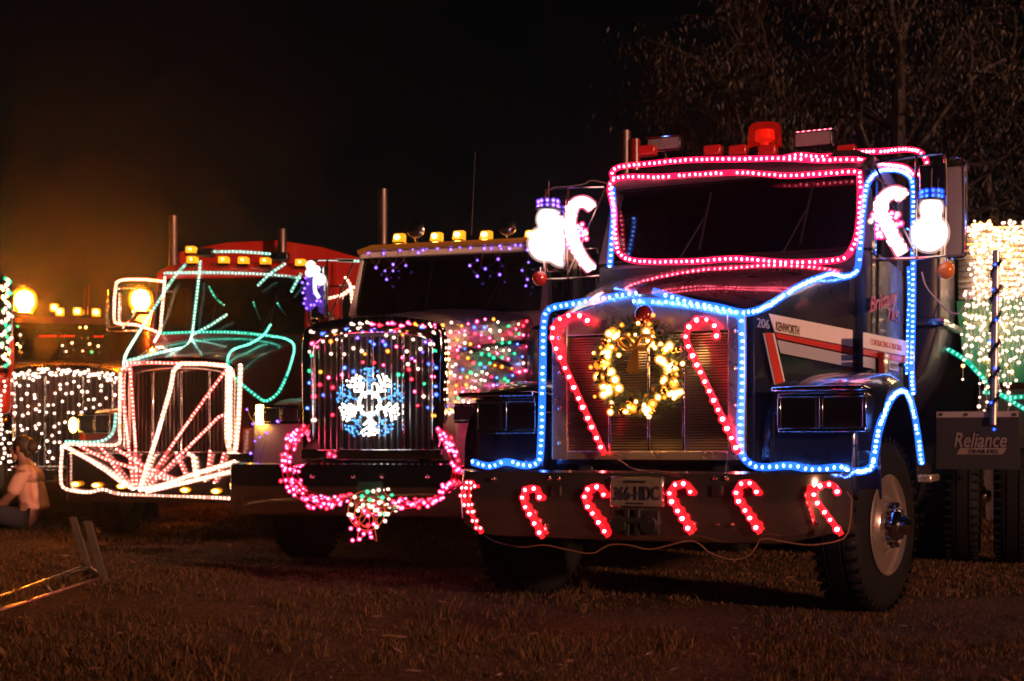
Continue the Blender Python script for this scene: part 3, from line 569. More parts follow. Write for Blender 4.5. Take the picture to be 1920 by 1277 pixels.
def cane(fr, pts, nb, label, r=.018, br=.015, y=-.37, dbl=False, tm=None, bm_=None, group='candy cane lights', cat='candy cane', pos=None):
    P = pos or [fr.L(px, py, y) for px, py in pts]; root = fr.root('candy_cane', label, cat, group)
    path = crom(P, .012); MB().tube(path, r, 10).build('cane_tube', tm or CANET, root)
    for i in range(nb):
        q = path[int((i+.4)/nb*(len(path)-1))]
        for dx in ((-.014,.014) if dbl else (0,)): bulb(root, q+Vector((dx,-r*.72,0)), br*random.uniform(.85,1.1), bm_ or BULB['cane'])
    settle(fr, root); return root
ST = lambda h, foot: h+[(h[-1][0]+(foot[0]-h[-1][0])*t, h[-1][1]+(foot[1]-h[-1][1])*t) for t in (.33,.66,1)]
names = ['leftmost small red candy cane light on the wide chrome bumper','small red candy cane light second from left on the chrome bumper','small red candy cane light just left of the licence plate','small red candy cane light just right of the licence plate','small red candy cane light second from right on the chrome bumper','rightmost small red candy cane light by the bumper end']
sets = [(ST([(898,914),(886,904),(873,911),(869,932)],(903,1000)),-.30,True),(ST([(1014,936),(1007,921),(997,914),(985,920),(981,939)],(1018,1009)),-.355,False),(ST([(1135,931),(1125,916),(1112,912),(1100,922),(1098,941)],(1141,1006)),-.375,False),
        (ST([(1297,926),(1289,911),(1275,906),(1260,915),(1257,933)],(1297,1001)),-.375,False),(ST([(1421,926),(1413,911),(1400,904),(1385,912),(1382,932)],(1425,1000)),-.365,False),(ST([(1572,926),(1565,912),(1549,908),(1531,916),(1528,934)],(1578,1003)),-.335,False)]
for (pts, y, dbl), nm in zip(sets, names): cane(T1, pts, 8 if not dbl else 8, nm, .015 if not dbl else .013, .0155 if not dbl else .0105, y, dbl)
cane(T1, ST([(1106,608),(1098,596),(1080,591),(1060,594),(1043,606),(1037,624),(1041,646)],(1134,852)), 17, 'tall red candy cane light on the left side of the navy grille', .017, .0175, -.045)
cane(T1, ST([(1345,634),(1341,612),(1327,600),(1309,600),(1294,612),(1287,630),(1292,650)],(1386,850)), 18, 'tall red candy cane light on the right side of the navy grille', .017, .0175, -.045)
MARK = glow('white_hot_plastic', (1,.92,.88), 1.6, .95, 1.05)
def white_cane(pts, bow, y, label):
    root = cane(T1, pts, 22, label, .040, .018, y, False, glow('white_cane_plastic', (1,.80,.80), 2.6, .9, 1.1), glow('bulb_blush', (1,.62,.68), 4), 'bright white candy canes by the mirrors')
    b = root.location.copy(); base = T1.I @ b; path = crom([T1.L(p_[0], p_[1], y) for p_ in pts], .01); bb = MB()
    for k in range(90):
        a = random.uniform(0, 6.28); bb.ico(random.choice(path)-base+Vector((math.cos(a)*.042,-abs(math.sin(a))*.042,random.uniform(-.02,.02))), .013)
    bb.build('bulbs', glow('bulb_blush', (1,.62,.68), 4), root)['kind'] = 'stuff'; MB().tube([q-base for q in path], .053, 12).build('halo_shell', glow_jacket('cane_halo', (1,.16,.30), .8, .9, 1.1, .9), root)  # wider pink glowing shell added round the cane as its halo
    for px, py in bow:
        for k in range(5): bulb(root, T1.L(px+random.uniform(-8,8), py+random.uniform(-8,8), y-.05)-base, .016, BULB['pink'] if k else BULB['white'])
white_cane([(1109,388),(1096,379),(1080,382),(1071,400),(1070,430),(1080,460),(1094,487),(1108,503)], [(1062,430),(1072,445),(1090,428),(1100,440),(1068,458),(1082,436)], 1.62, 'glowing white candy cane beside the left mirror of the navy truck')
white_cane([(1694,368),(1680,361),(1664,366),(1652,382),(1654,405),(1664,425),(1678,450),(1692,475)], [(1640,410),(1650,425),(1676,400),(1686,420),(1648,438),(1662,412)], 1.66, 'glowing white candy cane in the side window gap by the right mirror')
def snowman(pb, rb, ph, rh, hat, y, hatm, label):
    root = T1.root('snowman_light', label, 'snowman light', 'glowing snowmen on the mirrors')
    s = (T1.L(pb[0]+100, pb[1], y)-T1.L(pb[0], pb[1], y)).length/100
    b = T1.L(*pb, y); MB().sphere(b, rb*s, 20, 14).build('body', MARK, root); MB().sphere(T1.L(*ph, y), rh*s, 18, 12).build('head', MARK, root)
    shl = MB(); shl.sphere(b, rb*s*1.13, 22, 16); shl.sphere(T1.L(*ph, y), rh*s*1.15, 20, 14); shl.build('halo_shell', glow_jacket('snowman_halo', (1,.62,.55), .55, .9, 1.1, .9), root)['kind'] = 'stuff'  # larger glowing shells added to soften body and head with a halo
    h0 = T1.L(hat[0], hat[1], y); hr = hat[2]*s; hh = hat[3]*s
    MB().lathe([(hr*1.35,0),(hr*1.35,.012),(hr,.014),(hr*.95,hh)], h0, (.06,0,1), 18).build('hat', mat('hat_navy',(.01,.015,.05),.5), root)
    for i in range(10):
        a = 2*math.pi*i/10
        for zz in (.35, .8): bulb(root, h0+Vector((hr*1.02*math.cos(a), hr*1.02*math.sin(a), hh*zz)), .014, hatm)
    MB().tube([h0+Vector((0,0,hh)), h0+Vector((.005,0,hh+.14))], .004, 5).build('hanger', WIRE, root)
    settle(T1, root)
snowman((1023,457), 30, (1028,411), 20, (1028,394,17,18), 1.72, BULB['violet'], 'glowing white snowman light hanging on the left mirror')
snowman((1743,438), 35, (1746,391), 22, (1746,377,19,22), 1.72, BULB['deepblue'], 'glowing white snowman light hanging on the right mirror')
for px, py, y, m, lb in ((1012,522,1.75,REDDULL,'dull red glass ball under the left mirror of the navy truck'),(1774,507,1.9,mat('orange_ball',(.55,.12,.03),.2,coat=1,emit=(1,.2,.03),es=.15),'orange glass ball hanging under the right mirror')):
    q = T1.L(px, py, y); root = T1.root('glass_ball', lb, 'bauble', 'glass balls under the mirrors'); MB().sphere(q, .058, 16, 12).build('ball', m, root); MB().cyl(q+Vector((0,0,.05)), q+Vector((0,0,.085)), .014).build('cap', CHROME, root); settle(T1, root)
q = T1.L(1208, 592, -.10); root = T1.root('glass_ball', 'large red glass ball hanging at the top of the wreath', 'bauble'); MB().sphere(q, .062, 18, 14).build('ball', mat('dark_red_ball',(.25,.02,.02),.08,.3,1), root); MB().cyl(q-Vector((0,0,.15)), q-Vector((0,0,.05)), .03, 14).build('stem', CHROME, root); settle(T1, root)
# wreath
def wreath():
    root = T1.root('wreath', 'green wreath with warm white bulbs and gold ribbon on the navy grille', 'wreath'); c = T1.L(1199, 690, -.09); Rm = .225
    v, f = [], []
    for i in range(9000):
        a = random.uniform(0, 2*math.pi); b = random.uniform(0, 2*math.pi); rr = random.uniform(.0, .07); d = Vector((math.cos(a),0,math.sin(a))); n = d*math.cos(b)+Vector((0,math.sin(b),0))
        p = c+d*(Rm+.012*math.sin(5*a))+n*rr; t = (n*.7+Vector((random.gauss(0,.5),random.gauss(0,.35),random.gauss(0,.5)))).normalized()*random.uniform(.025,.055); s = t.cross(Vector((random.gauss(0,1),random.gauss(0,1),random.gauss(0,1)))).normalized()*.0022
        k = len(v); v += [tuple(p-s), tuple(p+s), tuple(p+t)]; f.append((k,k+1,k+2))
    me = bpy.data.meshes.new('needles'); me.from_pydata(v, [], f); me.materials.append(mat('fir_needle',(.018,.035,.010),.6,var=.4,scale=20)); o = bpy.data.objects.new('needles', me); COL.objects.link(o); o.parent = root; o['kind'] = 'stuff'
    MB().tube([c+Vector((Rm*math.cos(a),0,Rm*math.sin(a))) for a in [2*math.pi*i/40 for i in range(40)]], .022, 8, closed=True).build('ring', mat('wreath_core',(.01,.016,.008),.9), root)
    gold = mat('gold_ribbon',(.55,.30,.06),.3,.6,var=.2)
    spots = [(1152,632),(1156,628),(1222,645),(1214,640),(1228,652),(1132,663),(1138,660),(1134,680),(1137,690),(1139,668),(1122,707),(1153,712),(1161,728),(1136,738),(1131,740),(1145,773),(1172,772),(1178,768),(1207,760),(1209,768),(1218,781),(1232,745),(1256,740),(1262,736),(1268,738),(1275,735),(1264,746),(1244,716),(1248,710),(1236,674),(1242,678),(1248,684),(1254,692),(1262,682),(1280,682),(1254,690),(1161,666),(1190,648),(1264,690)]
    for px, py in spots: bulb(root, T1.L(px+random.uniform(-2,2), py, -.09-random.uniform(.03,.075)), random.choice((.012,.016,.021)), BULB['warm'])
    for i in range(54):
        a = random.uniform(0, 2*math.pi); bulb(root, c+Vector((math.cos(a),0,math.sin(a)))*(Rm+random.gauss(0,.035))+Vector((0,-random.uniform(.05,.085),0)), random.choice((.008,.010,.019)), BULB['gold' if random.random() < .5 else 'warm'])
    for i in range(60):
        a = random.uniform(0, 2*math.pi); p = c+Vector((math.cos(a),0,math.sin(a)))*(Rm+random.uniform(-.05,.05))+Vector((0,-random.uniform(.03,.07),0))
        if i < 16: MB().sphere(p, random.uniform(.014,.024), 10, 8).build('gold_bauble', mat('gold_ball',(.7,.38,.08),.15,1), root)
        else:
            u = Vector((random.gauss(0,1),random.gauss(0,.5),random.gauss(0,1))).normalized()*random.uniform(.03,.055); w_ = u.cross(Vector((0,1,.3))).normalized()*.014
            MB().loft([[p-u-w_,p-u+w_],[p+w_*.8+Vector((0,-.02,0)),p-w_*.8+Vector((0,-.02,0))],[p+u-w_,p+u+w_]], False).build('ribbon_loop', gold, root)
    for s in (-1, 1):
        p = T1.L(1192, 650, -.17); MB().tube(crom([p, p+Vector((s*.05,-.03,.06)), p+Vector((s*.10,-.01,.04)), p+Vector((s*.06,0,-.01)), p], .02), [.004]+[.02]*40 if False else .014, 6).build('bow_loop', gold, root)
        MB().prism([p+Vector((-.015,0,0)), p+Vector((.015,0,0)), p+Vector((s*.02+.025-.03,.01,-.16)), p+Vector((s*.02-.025-.02,.01,-.14))], (0,.004,0)).build('bow_tail', gold, root)
    settle(T1, root)
wreath()
wire(T1, [T1.L(*p, y) for *p, y in ((905,1000,-.14),(925,1014,-.2),(975,1026,-.33),(1020,1022,-.36),(1060,1030,-.37),(1110,1038,-.38),(1141,1022,-.38),(1180,1022,-.38),(1220,1030,-.38),(1297,1014,-.38),(1330,1036,-.38),(1375,1050,-.37),(1410,1038,-.37),(1427,1010,-.37),(1470,1016,-.36),(1520,1022,-.35),(1578,1012,-.33),(1592,990,-.28),(1597,935,-.2),(1588,922,-.2))], 'thin brown cable sagging below the chrome bumper between candy canes')
wire(T1, [T1.L(*p, y) for *p, y in ((1134,850,-.05),(1165,865,-.1),(1190,880,-.25),(1240,884,-.36),(1270,888,-.37))], 'loose brown cable from the left tall candy cane to the bumper')
wire(T1, [T1.L(*p, 1.72) for p in ((1142,345),(1110,338),(1095,345),(1060,350),(1035,352),(1020,370))], 'brown cable wound along the left mirror bracket')
wire(T1, [T1.L(*p, 1.75) for p in ((1640,330),(1660,345),(1690,352),(1712,362))], 'orange cable hanging from the cab roof above the right candy cane')
# ------------------------------------------------------------------ cream truck with the tall chrome grille
t2 = truck(T2, dict(label='cream truck with a tall chrome grille under multicoloured net lights', paint=CREAM, hood=(.60,1.93,2.02,.86,2.20,2.30,1.75,.9), grille=(.98,2.02,.62), shell=.11, gtype='shell', bars=19, thick=(-.27,.0,.27),
     cab=(1.0,2.27,2.86,3.02,1.76,1.98,3.2), ws=.92, fenderpaint=CREAM, axle=1.1, track=1.08, rear=False))
bp2 = bumper(t2, .46, .88, 1.18, -.34, CHROME, endlift=.0, corner=.1)
for px in (585, 662, 715, 800):
    MB().sphere(T2.L(px, 893, -.36), .016, 8, 6).build('bolt', CHROME, bp2)
c0, c1 = T2.L(670, 930, -.362), T2.L(717, 903, -.362); MB().box((c0+c1)/2, (c1.x-c0.x,.008,c1.z-c0.z)).build('licence_plate', mat('green_plate',(.02,.07,.05),.4), bp2, bevel=.004)
for s, m in ((-1, CREAM), (1, CREAM)):
    pod = lamp_pod(t2, s*1.02, s*.68, 1.20, 1.36, .10, BLACKP)
    MB().box((s*1.06,.12,1.28), (.05,.08,.17)).build('turn_signal', AMBERHOT if s < 0 else AMBERDIM, pod, bevel=.012)
for s in (-1, 1): mirror(t2, s, 1.0, 1.45, 2.22, 2.82, 1.88)
for px, py in ((748,447),(818,445),(860,442),(911,442),(995,441)):
    c = T2.L(px, py, 2.06); lp = MB().loft([[c+Vector((x,y,z)) for x, y, z in ((-.055,-.05,-.04),(.055,-.05,-.04),(.055,.06,-.04),(-.055,.06,-.04))],[c+Vector((x,y,z)) for x, y, z in ((-.045,-.03,.045),(.06,-.03,.045),(.06,.05,.045),(-.045,.05,.045))]]).build('roof_lamp', AMBER, t2, bevel=.012)
    MB().box(c-Vector((0,0,.06)), (.13,.14,.03)).build('lamp_base', CHROME, lp); MB().sphere(c+Vector((.0,-.052,.005)), .024, 10, 8, (1.2,.4,1)).build('bulb', AMBERHOT, lp)
for px, py in ((780,431),(952,426)):
    c = T2.L(px, py, 2.1); hn = MB().lathe([(.02,.09),(.05,.06),(.082,.0),(.086,-.02),(.075,-.028),(.001,-.035)], c, (-.25,1,0), 24).build('roof_spotlight', CHROME, t2); MB().cyl(c-Vector((-.02,0,.16)), c-Vector((0,0,.07)), .018).build('stalk', CHROME, hn)
a = T2.L(884, 440, 2.2); b = T2.L(891, 285, 2.2); MB().tube([a, a.lerp(b,.12), b], [.009,.006,.003], 6).build('antenna', FRAME, t2)
q = T2.L(718, 355, 3.4); MB().tube([(q.x,3.4,1.2),(q.x,3.4,q.z)], .055, 16).build('exhaust_stack', STACK, t2)
rl = T2.L(905, 455, 1.93); MB().tube([Vector((-.95,1.93,rl.z-.04)), Vector((-.8,1.92,rl.z)), Vector((.8,1.92,rl.z)), Vector((.95,1.93,rl.z-.04))], .03, 8).build('visor', mat('amber_visor',(.45,.22,.04),.25,coat=.8), t2)
HN2 = Vector((1.72,-.26,0)).normalized(); HP2 = Vector((.606,.03,1))+HN2*.008; H2 = lambda px, py: T2.pl(px, py, HP2, HN2)
hood2 = [o for o in t2.children if o.name.startswith('hood')][0]
decal(H2, [(853,656),(895,647),(948,640),(986,637),(986,645),(950,649),(905,658),(880,662)], mat('dark_teal_vinyl',(.02,.03,.035),.4), 'dark_swoosh', hood2, HN2)
decal(H2, [(893,663),(918,662),(945,676),(962,686),(958,690),(930,678)], mat('dark_teal_vinyl'), 'dark_swoosh', hood2, HN2); decal(H2, [(920,682),(928,680),(974,703),(968,706)], REDV, 'red_swoosh', hood2, HN2)
lettering(H2, 'Courtships', (897,713), (933,717), (897,703), INK, hood2, HN2, shear=.2)
for s in (-1, 1):   # stainless air cleaner cans beside the cowl
    MB().lathe([(.12,-.32),(.15,-.3),(.15,.3),(.12,.34),(.05,.36)], (s*1.02,1.55,1.75), (0,0,1), 20).build('air_cleaner', CHROME if s < 0 else BLACKP, t2)
# net lights on the cream truck
multi = ['red','pink','white','green','blue','gold','pink','white','red','violet']
def net(fr, fn, pts, label, r=.012, drop=True, cols=multi, name='net_light', wm=None, rows=None):
    root = fr.root(name, label, 'string lights', 'string and net lights'); wb = MB(); last = None
    for i, p in enumerate(pts):
        q = fn(p[0], p[1]); c = p[2] if len(p) > 2 else random.choice(cols)
        bulb(root, q, r*random.uniform(.8,1.15), BULB[c])
        if drop: wb.tube([q, q+Vector((random.uniform(-.01,.01),.004,random.uniform(.03,.06)))], .0022, 4)
        if last is not None and (q-last).length < .34: wb.tube(crom([last+Vector((0,.006,.02)), (q+last)/2+Vector((0,.006,-.012)), q+Vector((0,.006,.02))], .05), .002, 4)
        last = q
    o = wb.build('wire', wm or DKWIRE, root); o['kind'] = 'stuff'; settle(fr, root)
gp = []
for r_, (y, n) in enumerate(((622,11),(636,12),(650,12),(664,12),(682,13),(700,12),(718,12),(738,12),(760,10),(782,8))):
    for i in range(n):
        px = 572+ (i+.5+.3*math.sin(r_*2.1))*(252/n)+random.uniform(-4,4); py = y+7*math.sin(i*1.3+r_)+random.uniform(-4,4)
        if (px-693)**2+(py-757)**2 < 66**2: continue
        if random.random() < .8: gp.append((px, py))
gp += [(660+i*13+random.uniform(-3,3), 607+random.uniform(-4,4), random.choice(('pink','pink','red','white','gold'))) for i in range(14)]
net(T2, lambda a, b: T2.L(a, b, -.03), gp, 'multicoloured net lights spread over the tall chrome grille', .0125)
sp_ = []
for r_, y in enumerate((605,618,632,648,662,676,690,704,718,732,746,760,772)):
    n = 10 if y < 625 else (11 if y < 720 else 7)
    x1 = 990 if y < 700 else (962 if y < 730 else 905)
    for i in range(n):
        px = 838+(x1-838)*(i+.5)/n+random.uniform(-5,5); py = y+6*math.sin(i*1.1+r_*.7)+random.uniform(-3,3); sp_.append((px, py, random.choice(('white','pink','green','blue','gold','red','white','pink') if px > 855 else ('white','gold','warm','white'))))
net(T2, lambda a, b: T2.pl(a, b, HP2+HN2*.02, HN2), sp_, 'dense multicoloured net lights over the side of the cream hood', .0125)
ic = [(690,473),(705,502),(720,465),(719,475),(737,496),(722,508),(725,524),(750,469),(761,498),(737,508),(774,466),(784,474),(793,469),(800,465),(820,465),(845,468),(862,463),(882,465),(895,488),(881,498),(895,518),(908,466),(921,466),(934,486),(910,504),(937,515),(937,461),(939,466),(955,466),(966,459),(976,460),(989,469),(991,492),(979,507),(989,524),(986,536)]
net(T2, lambda a, b: T2.pl(a, b, (0,1.70,2.27), (0,-.59,.22)), [(a, b, 'violet') for a, b in ic], 'violet icicle lights hanging over the cream truck windscreen', .0115, drop=False, wm=WIRE)
net(T2, lambda a, b: T2.L(a, b, .08), [(463,768,'violet'),(474,795,'violet'),(487,820,'violet'),(478,827,'violet'),(470,850,'violet'),(500,812,'violet'),(482,880,'violet'),(520,790,'violet')], 'few violet bulbs hanging below the left headlight of the cream truck', .010, drop=False, wm=WIRE)
def swag(pts, label, n, spread):
    root = T2.root('bulb_garland', label, 'garland light', 'pink bulb garlands on the chrome bumper'); path = crom([T2.L(*p) for p in pts], .01); wb = MB()
    for k in range(3): wb.tube([q+Vector(((k-1)*.035,-.01,(k-1)*.02)) for q in path[::4]], .006, 5)
    wb.build('wire', mat('red_garland_wire',(.35,.02,.03),.5), root)
    for i in range(n):
        q = path[int(i/n*(len(path)-1))]; bulb(root, q+Vector((random.uniform(-spread,spread),-.03-random.uniform(0,.02),random.uniform(-spread,spread))), .0135, BULB['pink' if random.random() < .75 else 'red'])
    settle(T2, root)
swag([(578,798,-.06),(560,815,-.1),(545,840,-.38),(538,880,-.38),(548,910,-.38),(572,932,-.38),(605,945,-.38),(650,935,-.38)], 'pink bulb garland on the left half of the chrome bumper', 74, .045)
swag([(738,945,-.38),(780,948,-.38),(815,935,-.38),(845,910,-.38),(858,880,-.36),(852,850,-.3),(838,820,-.12),(822,800,-.06)], 'pink bulb garland on the right half of the chrome bumper', 60, .04)
def bell():
    root = T2.root('bell_light', 'round wire light ornament with white and pink bulbs under the chrome bumper', 'light ornament'); c = T2.L(688, 962, -.42); wb = MB()
    for rr, dz in ((.10,.0),(.155,.02),(.06,-.05)):
        wb.tube([c+Vector((rr*math.cos(a),-.01,dz+rr*math.sin(a))) for a in [2*math.pi*i/20 for i in range(20)]], .0045, 5, closed=True)
    for i in range(8):
        a = 2*math.pi*i/8; wb.tube(crom([c, c+Vector((.07*math.cos(a+.5),-.03,.07*math.sin(a+.5))), c+Vector((.15*math.cos(a),0,.15*math.sin(a)))], .02), .004, 5)
    for x in (-.06, .06): wb.tube([c+Vector((x,0,-.08)), c+Vector((x*1.4,0,-.22)), c+Vector((x*.2,0,-.17))], .004, 5)
    wb.build('wire_frame', mat('orange_wire',(.55,.12,.05),.4,emit=(1,.15,.05),es=.25), root)
    zp = [(689,922,'green'),(700,921,'white'),(710,919,'white'),(665,932,'white'),(679,931,'green'),(693,937,'green'),(717,933,'green'),(711,943,'white'),(659,946,'white'),(681,947,'white'),(693,950,'white'),(698,950,'white'),(671,957,'white'),(683,958,'pink'),(703,957,'white'),(707,957,'white'),(654,965,'white'),(659,966,'white'),(712,964,'white'),(721,964,'green'),(727,964,'white'),(661,971,'pink'),(690,967,'pink'),(722,977,'white'),(701,983,'pink'),(706,988,'white'),(658,991,'pink'),(673,993,'pink'),(682,1001,'pink'),(694,999,'pink'),(696,1007,'pink'),(661,1013,'pink'),(674,1011,'pink'),(668,980,'red'),(690,985,'red')]
    for a, b, k in zp: bulb(root, T2.L(a, b, -.45), .0135, BULB[k])
    settle(T2, root)
bell()
def snowflake():
    root = T2.root('snowflake_light', 'white and blue snowflake light on the tall chrome grille', 'snowflake light'); c = T2.L(694, 757, -.06); s = .0046
    wb = MB(); wm_ = glow('snow_white', (1,.90,.80), 4.0, .9, 1.1)
    for i in range(5):
        for white in (0, 1):
            a = math.pi/2 + 2*math.pi*i/5 + (math.pi/5 if white else 0); d = Vector((math.cos(a),0,math.sin(a))); t = Vector((-d.z,0,d.x)); arm = MB(); b0, b1 = (17, 56) if white else (24, 62)
            wb.tube([c+d*b0*s*.8, c+d*b1*s], .005, 5)
            pts = [(u, 0) for u in np.linspace(b0, b1, 7)]
            for u, L_ in ((b0+14, 10), (b0+25, 15), (b0+33, 10)): pts += [(u+abs(k)*.5, k) for k in np.linspace(-L_, L_, 6)]
            for u, v_ in pts:
                for z_ in (0,): arm.ico(c+d*u*s+t*v_*s+Vector((random.gauss(0,.004),-.01-random.random()*.02,random.gauss(0,.004))), .0115 if white else .0105)
            o = arm.build('flake_arm', wm_ if white else BULB['icy'], root); o['kind'] = 'stuff'
            if white:
                ar = MB(); ar.tube([c+d*b0*s*.8, c+d*(b1-6)*s], .011, 8)
                for u, L_ in ((b0+14, 11), (b0+26, 15)):
                    for sg in (-1, 1): ar.tube([c+d*(u-4)*s, c+d*(u+5)*s+t*sg*L_*s], .010, 7)
                ar.build('tinsel_arm', wm_, root)
    ring = MB()
    for i in range(40):
        a = 2*math.pi*i/40; ring.ico(c+Vector((math.cos(a),0,math.sin(a)))*(19+2*(i % 2))*s+Vector((0,-.015,0)), .0135)
    ring.build('hub_ring', wm_, root)['kind'] = 'stuff'; wb.build('frame', BAR, root); settle(T2, root)
snowflake()
# lit ornament on the cream truck's left mirror
def stocking():
    root = T2.root('stocking_light', 'violet and white glowing stocking ornament on the mirror of the cream truck', 'light ornament'); y = 1.72
    pts = [(574,520),(590,518),(592,548),(600,562),(606,570),(602,577),(590,573),(580,584),(571,578)]
    MB().prism([T2.L(a, b, y) for a, b in pts], (0,.03,0)).build('panel', mat('violet_panel',(.06,.03,.25),.5,emit=(.15,.06,.7),es=.35), root, bevel=.006)
    wb = MB()
    for a, b, r_ in ((583,498,11),(590,510,11),(580,512,9),(600,524,13),(594,505,8)): wb.sphere(T2.L(a, b, y-.02), r_*.0046, 12, 8)
    wb.tube(crom([T2.L(590,522,y-.03),T2.L(591,545,y-.03),T2.L(598,558,y-.03)], .02), .02, 8)
    wb.build('cuff', MARK, root)
    for a, b in ((573,521),(567,530),(571,541),(568,549),(572,560),(570,569),(575,578),(583,572),(589,572),(594,564),(601,565),(577,532),(589,550)): bulb(root, T2.L(a, b, y-.02), .012, BULB['violet'])
    settle(T2, root)
stocking()

# ------------------------------------------------------------------ red truck with the sunburst of rope lights
t3 = truck(T3, dict(label='red truck with a sunburst of white rope lights on its grille', paint=DARKRED, cabpaint=DARKRED, roofpaint=REDP, hood=(.62,1.90,2.0,.90,2.28,2.36,1.75,.9), grille=(.95,1.93,.63), gtype='shell', shellmat=mat('grille_chrome_dull',(.5,.42,.4),.2,1), bars=24, thick=(-.30,.02,.33), barmat=mat('dark_bar',(.2,.12,.1),.35,1),
     cab=(1.0,2.40,3.10,3.32,1.76,1.98,3.2), ws=.94, axle=1.0, track=1.06, rear=False))
bp3 = bumper(t3, .42, .95, 1.2, -.34, mat('grey_bumper',(.30,.28,.29),.22,1), endlift=.0, corner=.12)
for px, py in ((142,908),(181,910),(228,912),(347,919),(405,921)):
    c = T3.L(px, py, -.365); MB().sphere(c, .06, 14, 8, (1,.35,.5)).build('fog_lamp', AMBER, bp3); MB().sphere(c-Vector((0,.018,0)), .03, 10, 6, (1.2,.35,.6)).build('fog_bulb', AMBERHOT, bp3)
for s in (-1, 1):
    pod = lamp_pod(t3, s*1.16, s*.80, 1.16, 1.38, .10, BLACKP); MB().sphere((s*1.22,.10,1.25), .06, 12, 8, (.8,.8,1.4)).build('turn_signal', AMBERHOT, pod)
for s in (-1, 1): mirror(t3, s, 1.0, 1.55, 2.45, 2.95, 1.88)
for px, py in ((361,488),(359,469),(420,488),(457,489),(498,490),(564,493)):
    c = T3.L(px, py, 2.0); lp = MB().box(c, (.12,.12,.085)).build('roof_lamp', AMBER, t3, bevel=.015); MB().box(c-Vector((0,-.02,.055)), (.14,.16,.025)).build('lamp_base', CHROME, lp); MB().sphere(c+Vector((.0,-.052,.005)), .024, 10, 8, (1.2,.4,1)).build('bulb', AMBERHOT, lp)
for px, py in ((387,474),(527,482)):
    c = T3.L(px, py, 2.05); ab = MB().box(c, (.2,.12,.11)).build('air_horn_box', BLACKP, t3, bevel=.02); MB().cyl(c-Vector((.07,.065,0)), c-Vector((.07,-.02,0)), .04).build('horn_mouth', CHROME, ab)
for px, py in ((529,430),(325,405)):
    q = T3.L(px, py, 3.45); MB().tube([(q.x,3.45,1.2),(q.x,3.45,q.z)], .06, 16).build('exhaust_stack', STACK, t3)
rg = [[Vector((x, y, z)) for x, z in ((-1.28,1.0),(1.28,1.0),(1.28,3.55),(.7,3.72),(.1,3.82),(-.6,3.80),(-1.28,3.68))] for y in (3.7, 7.0)]
ld = MB().loft(rg).build('load_body', REDP, t3, bevel=.02)
for x in (-.9, -.3, .3, .9): MB().box((x,3.685,2.3), (.06,.03,2.4)).build('body_rib', REDP, ld)
for px in (524,): 
    c = T3.L(px, 470, 3.66); MB().box(c, (.12,.03,.12)).build('marker_plate', mat('ochre_plate',(.4,.2,.04),.5), ld)
A3 = lambda pts, y: [T3.L(p[0], p[1], p[2] if len(p) > 2 else y) for p in pts]
rr3 = dict(r=.018, br=.0125, step=.044)
WS3 = 1.72
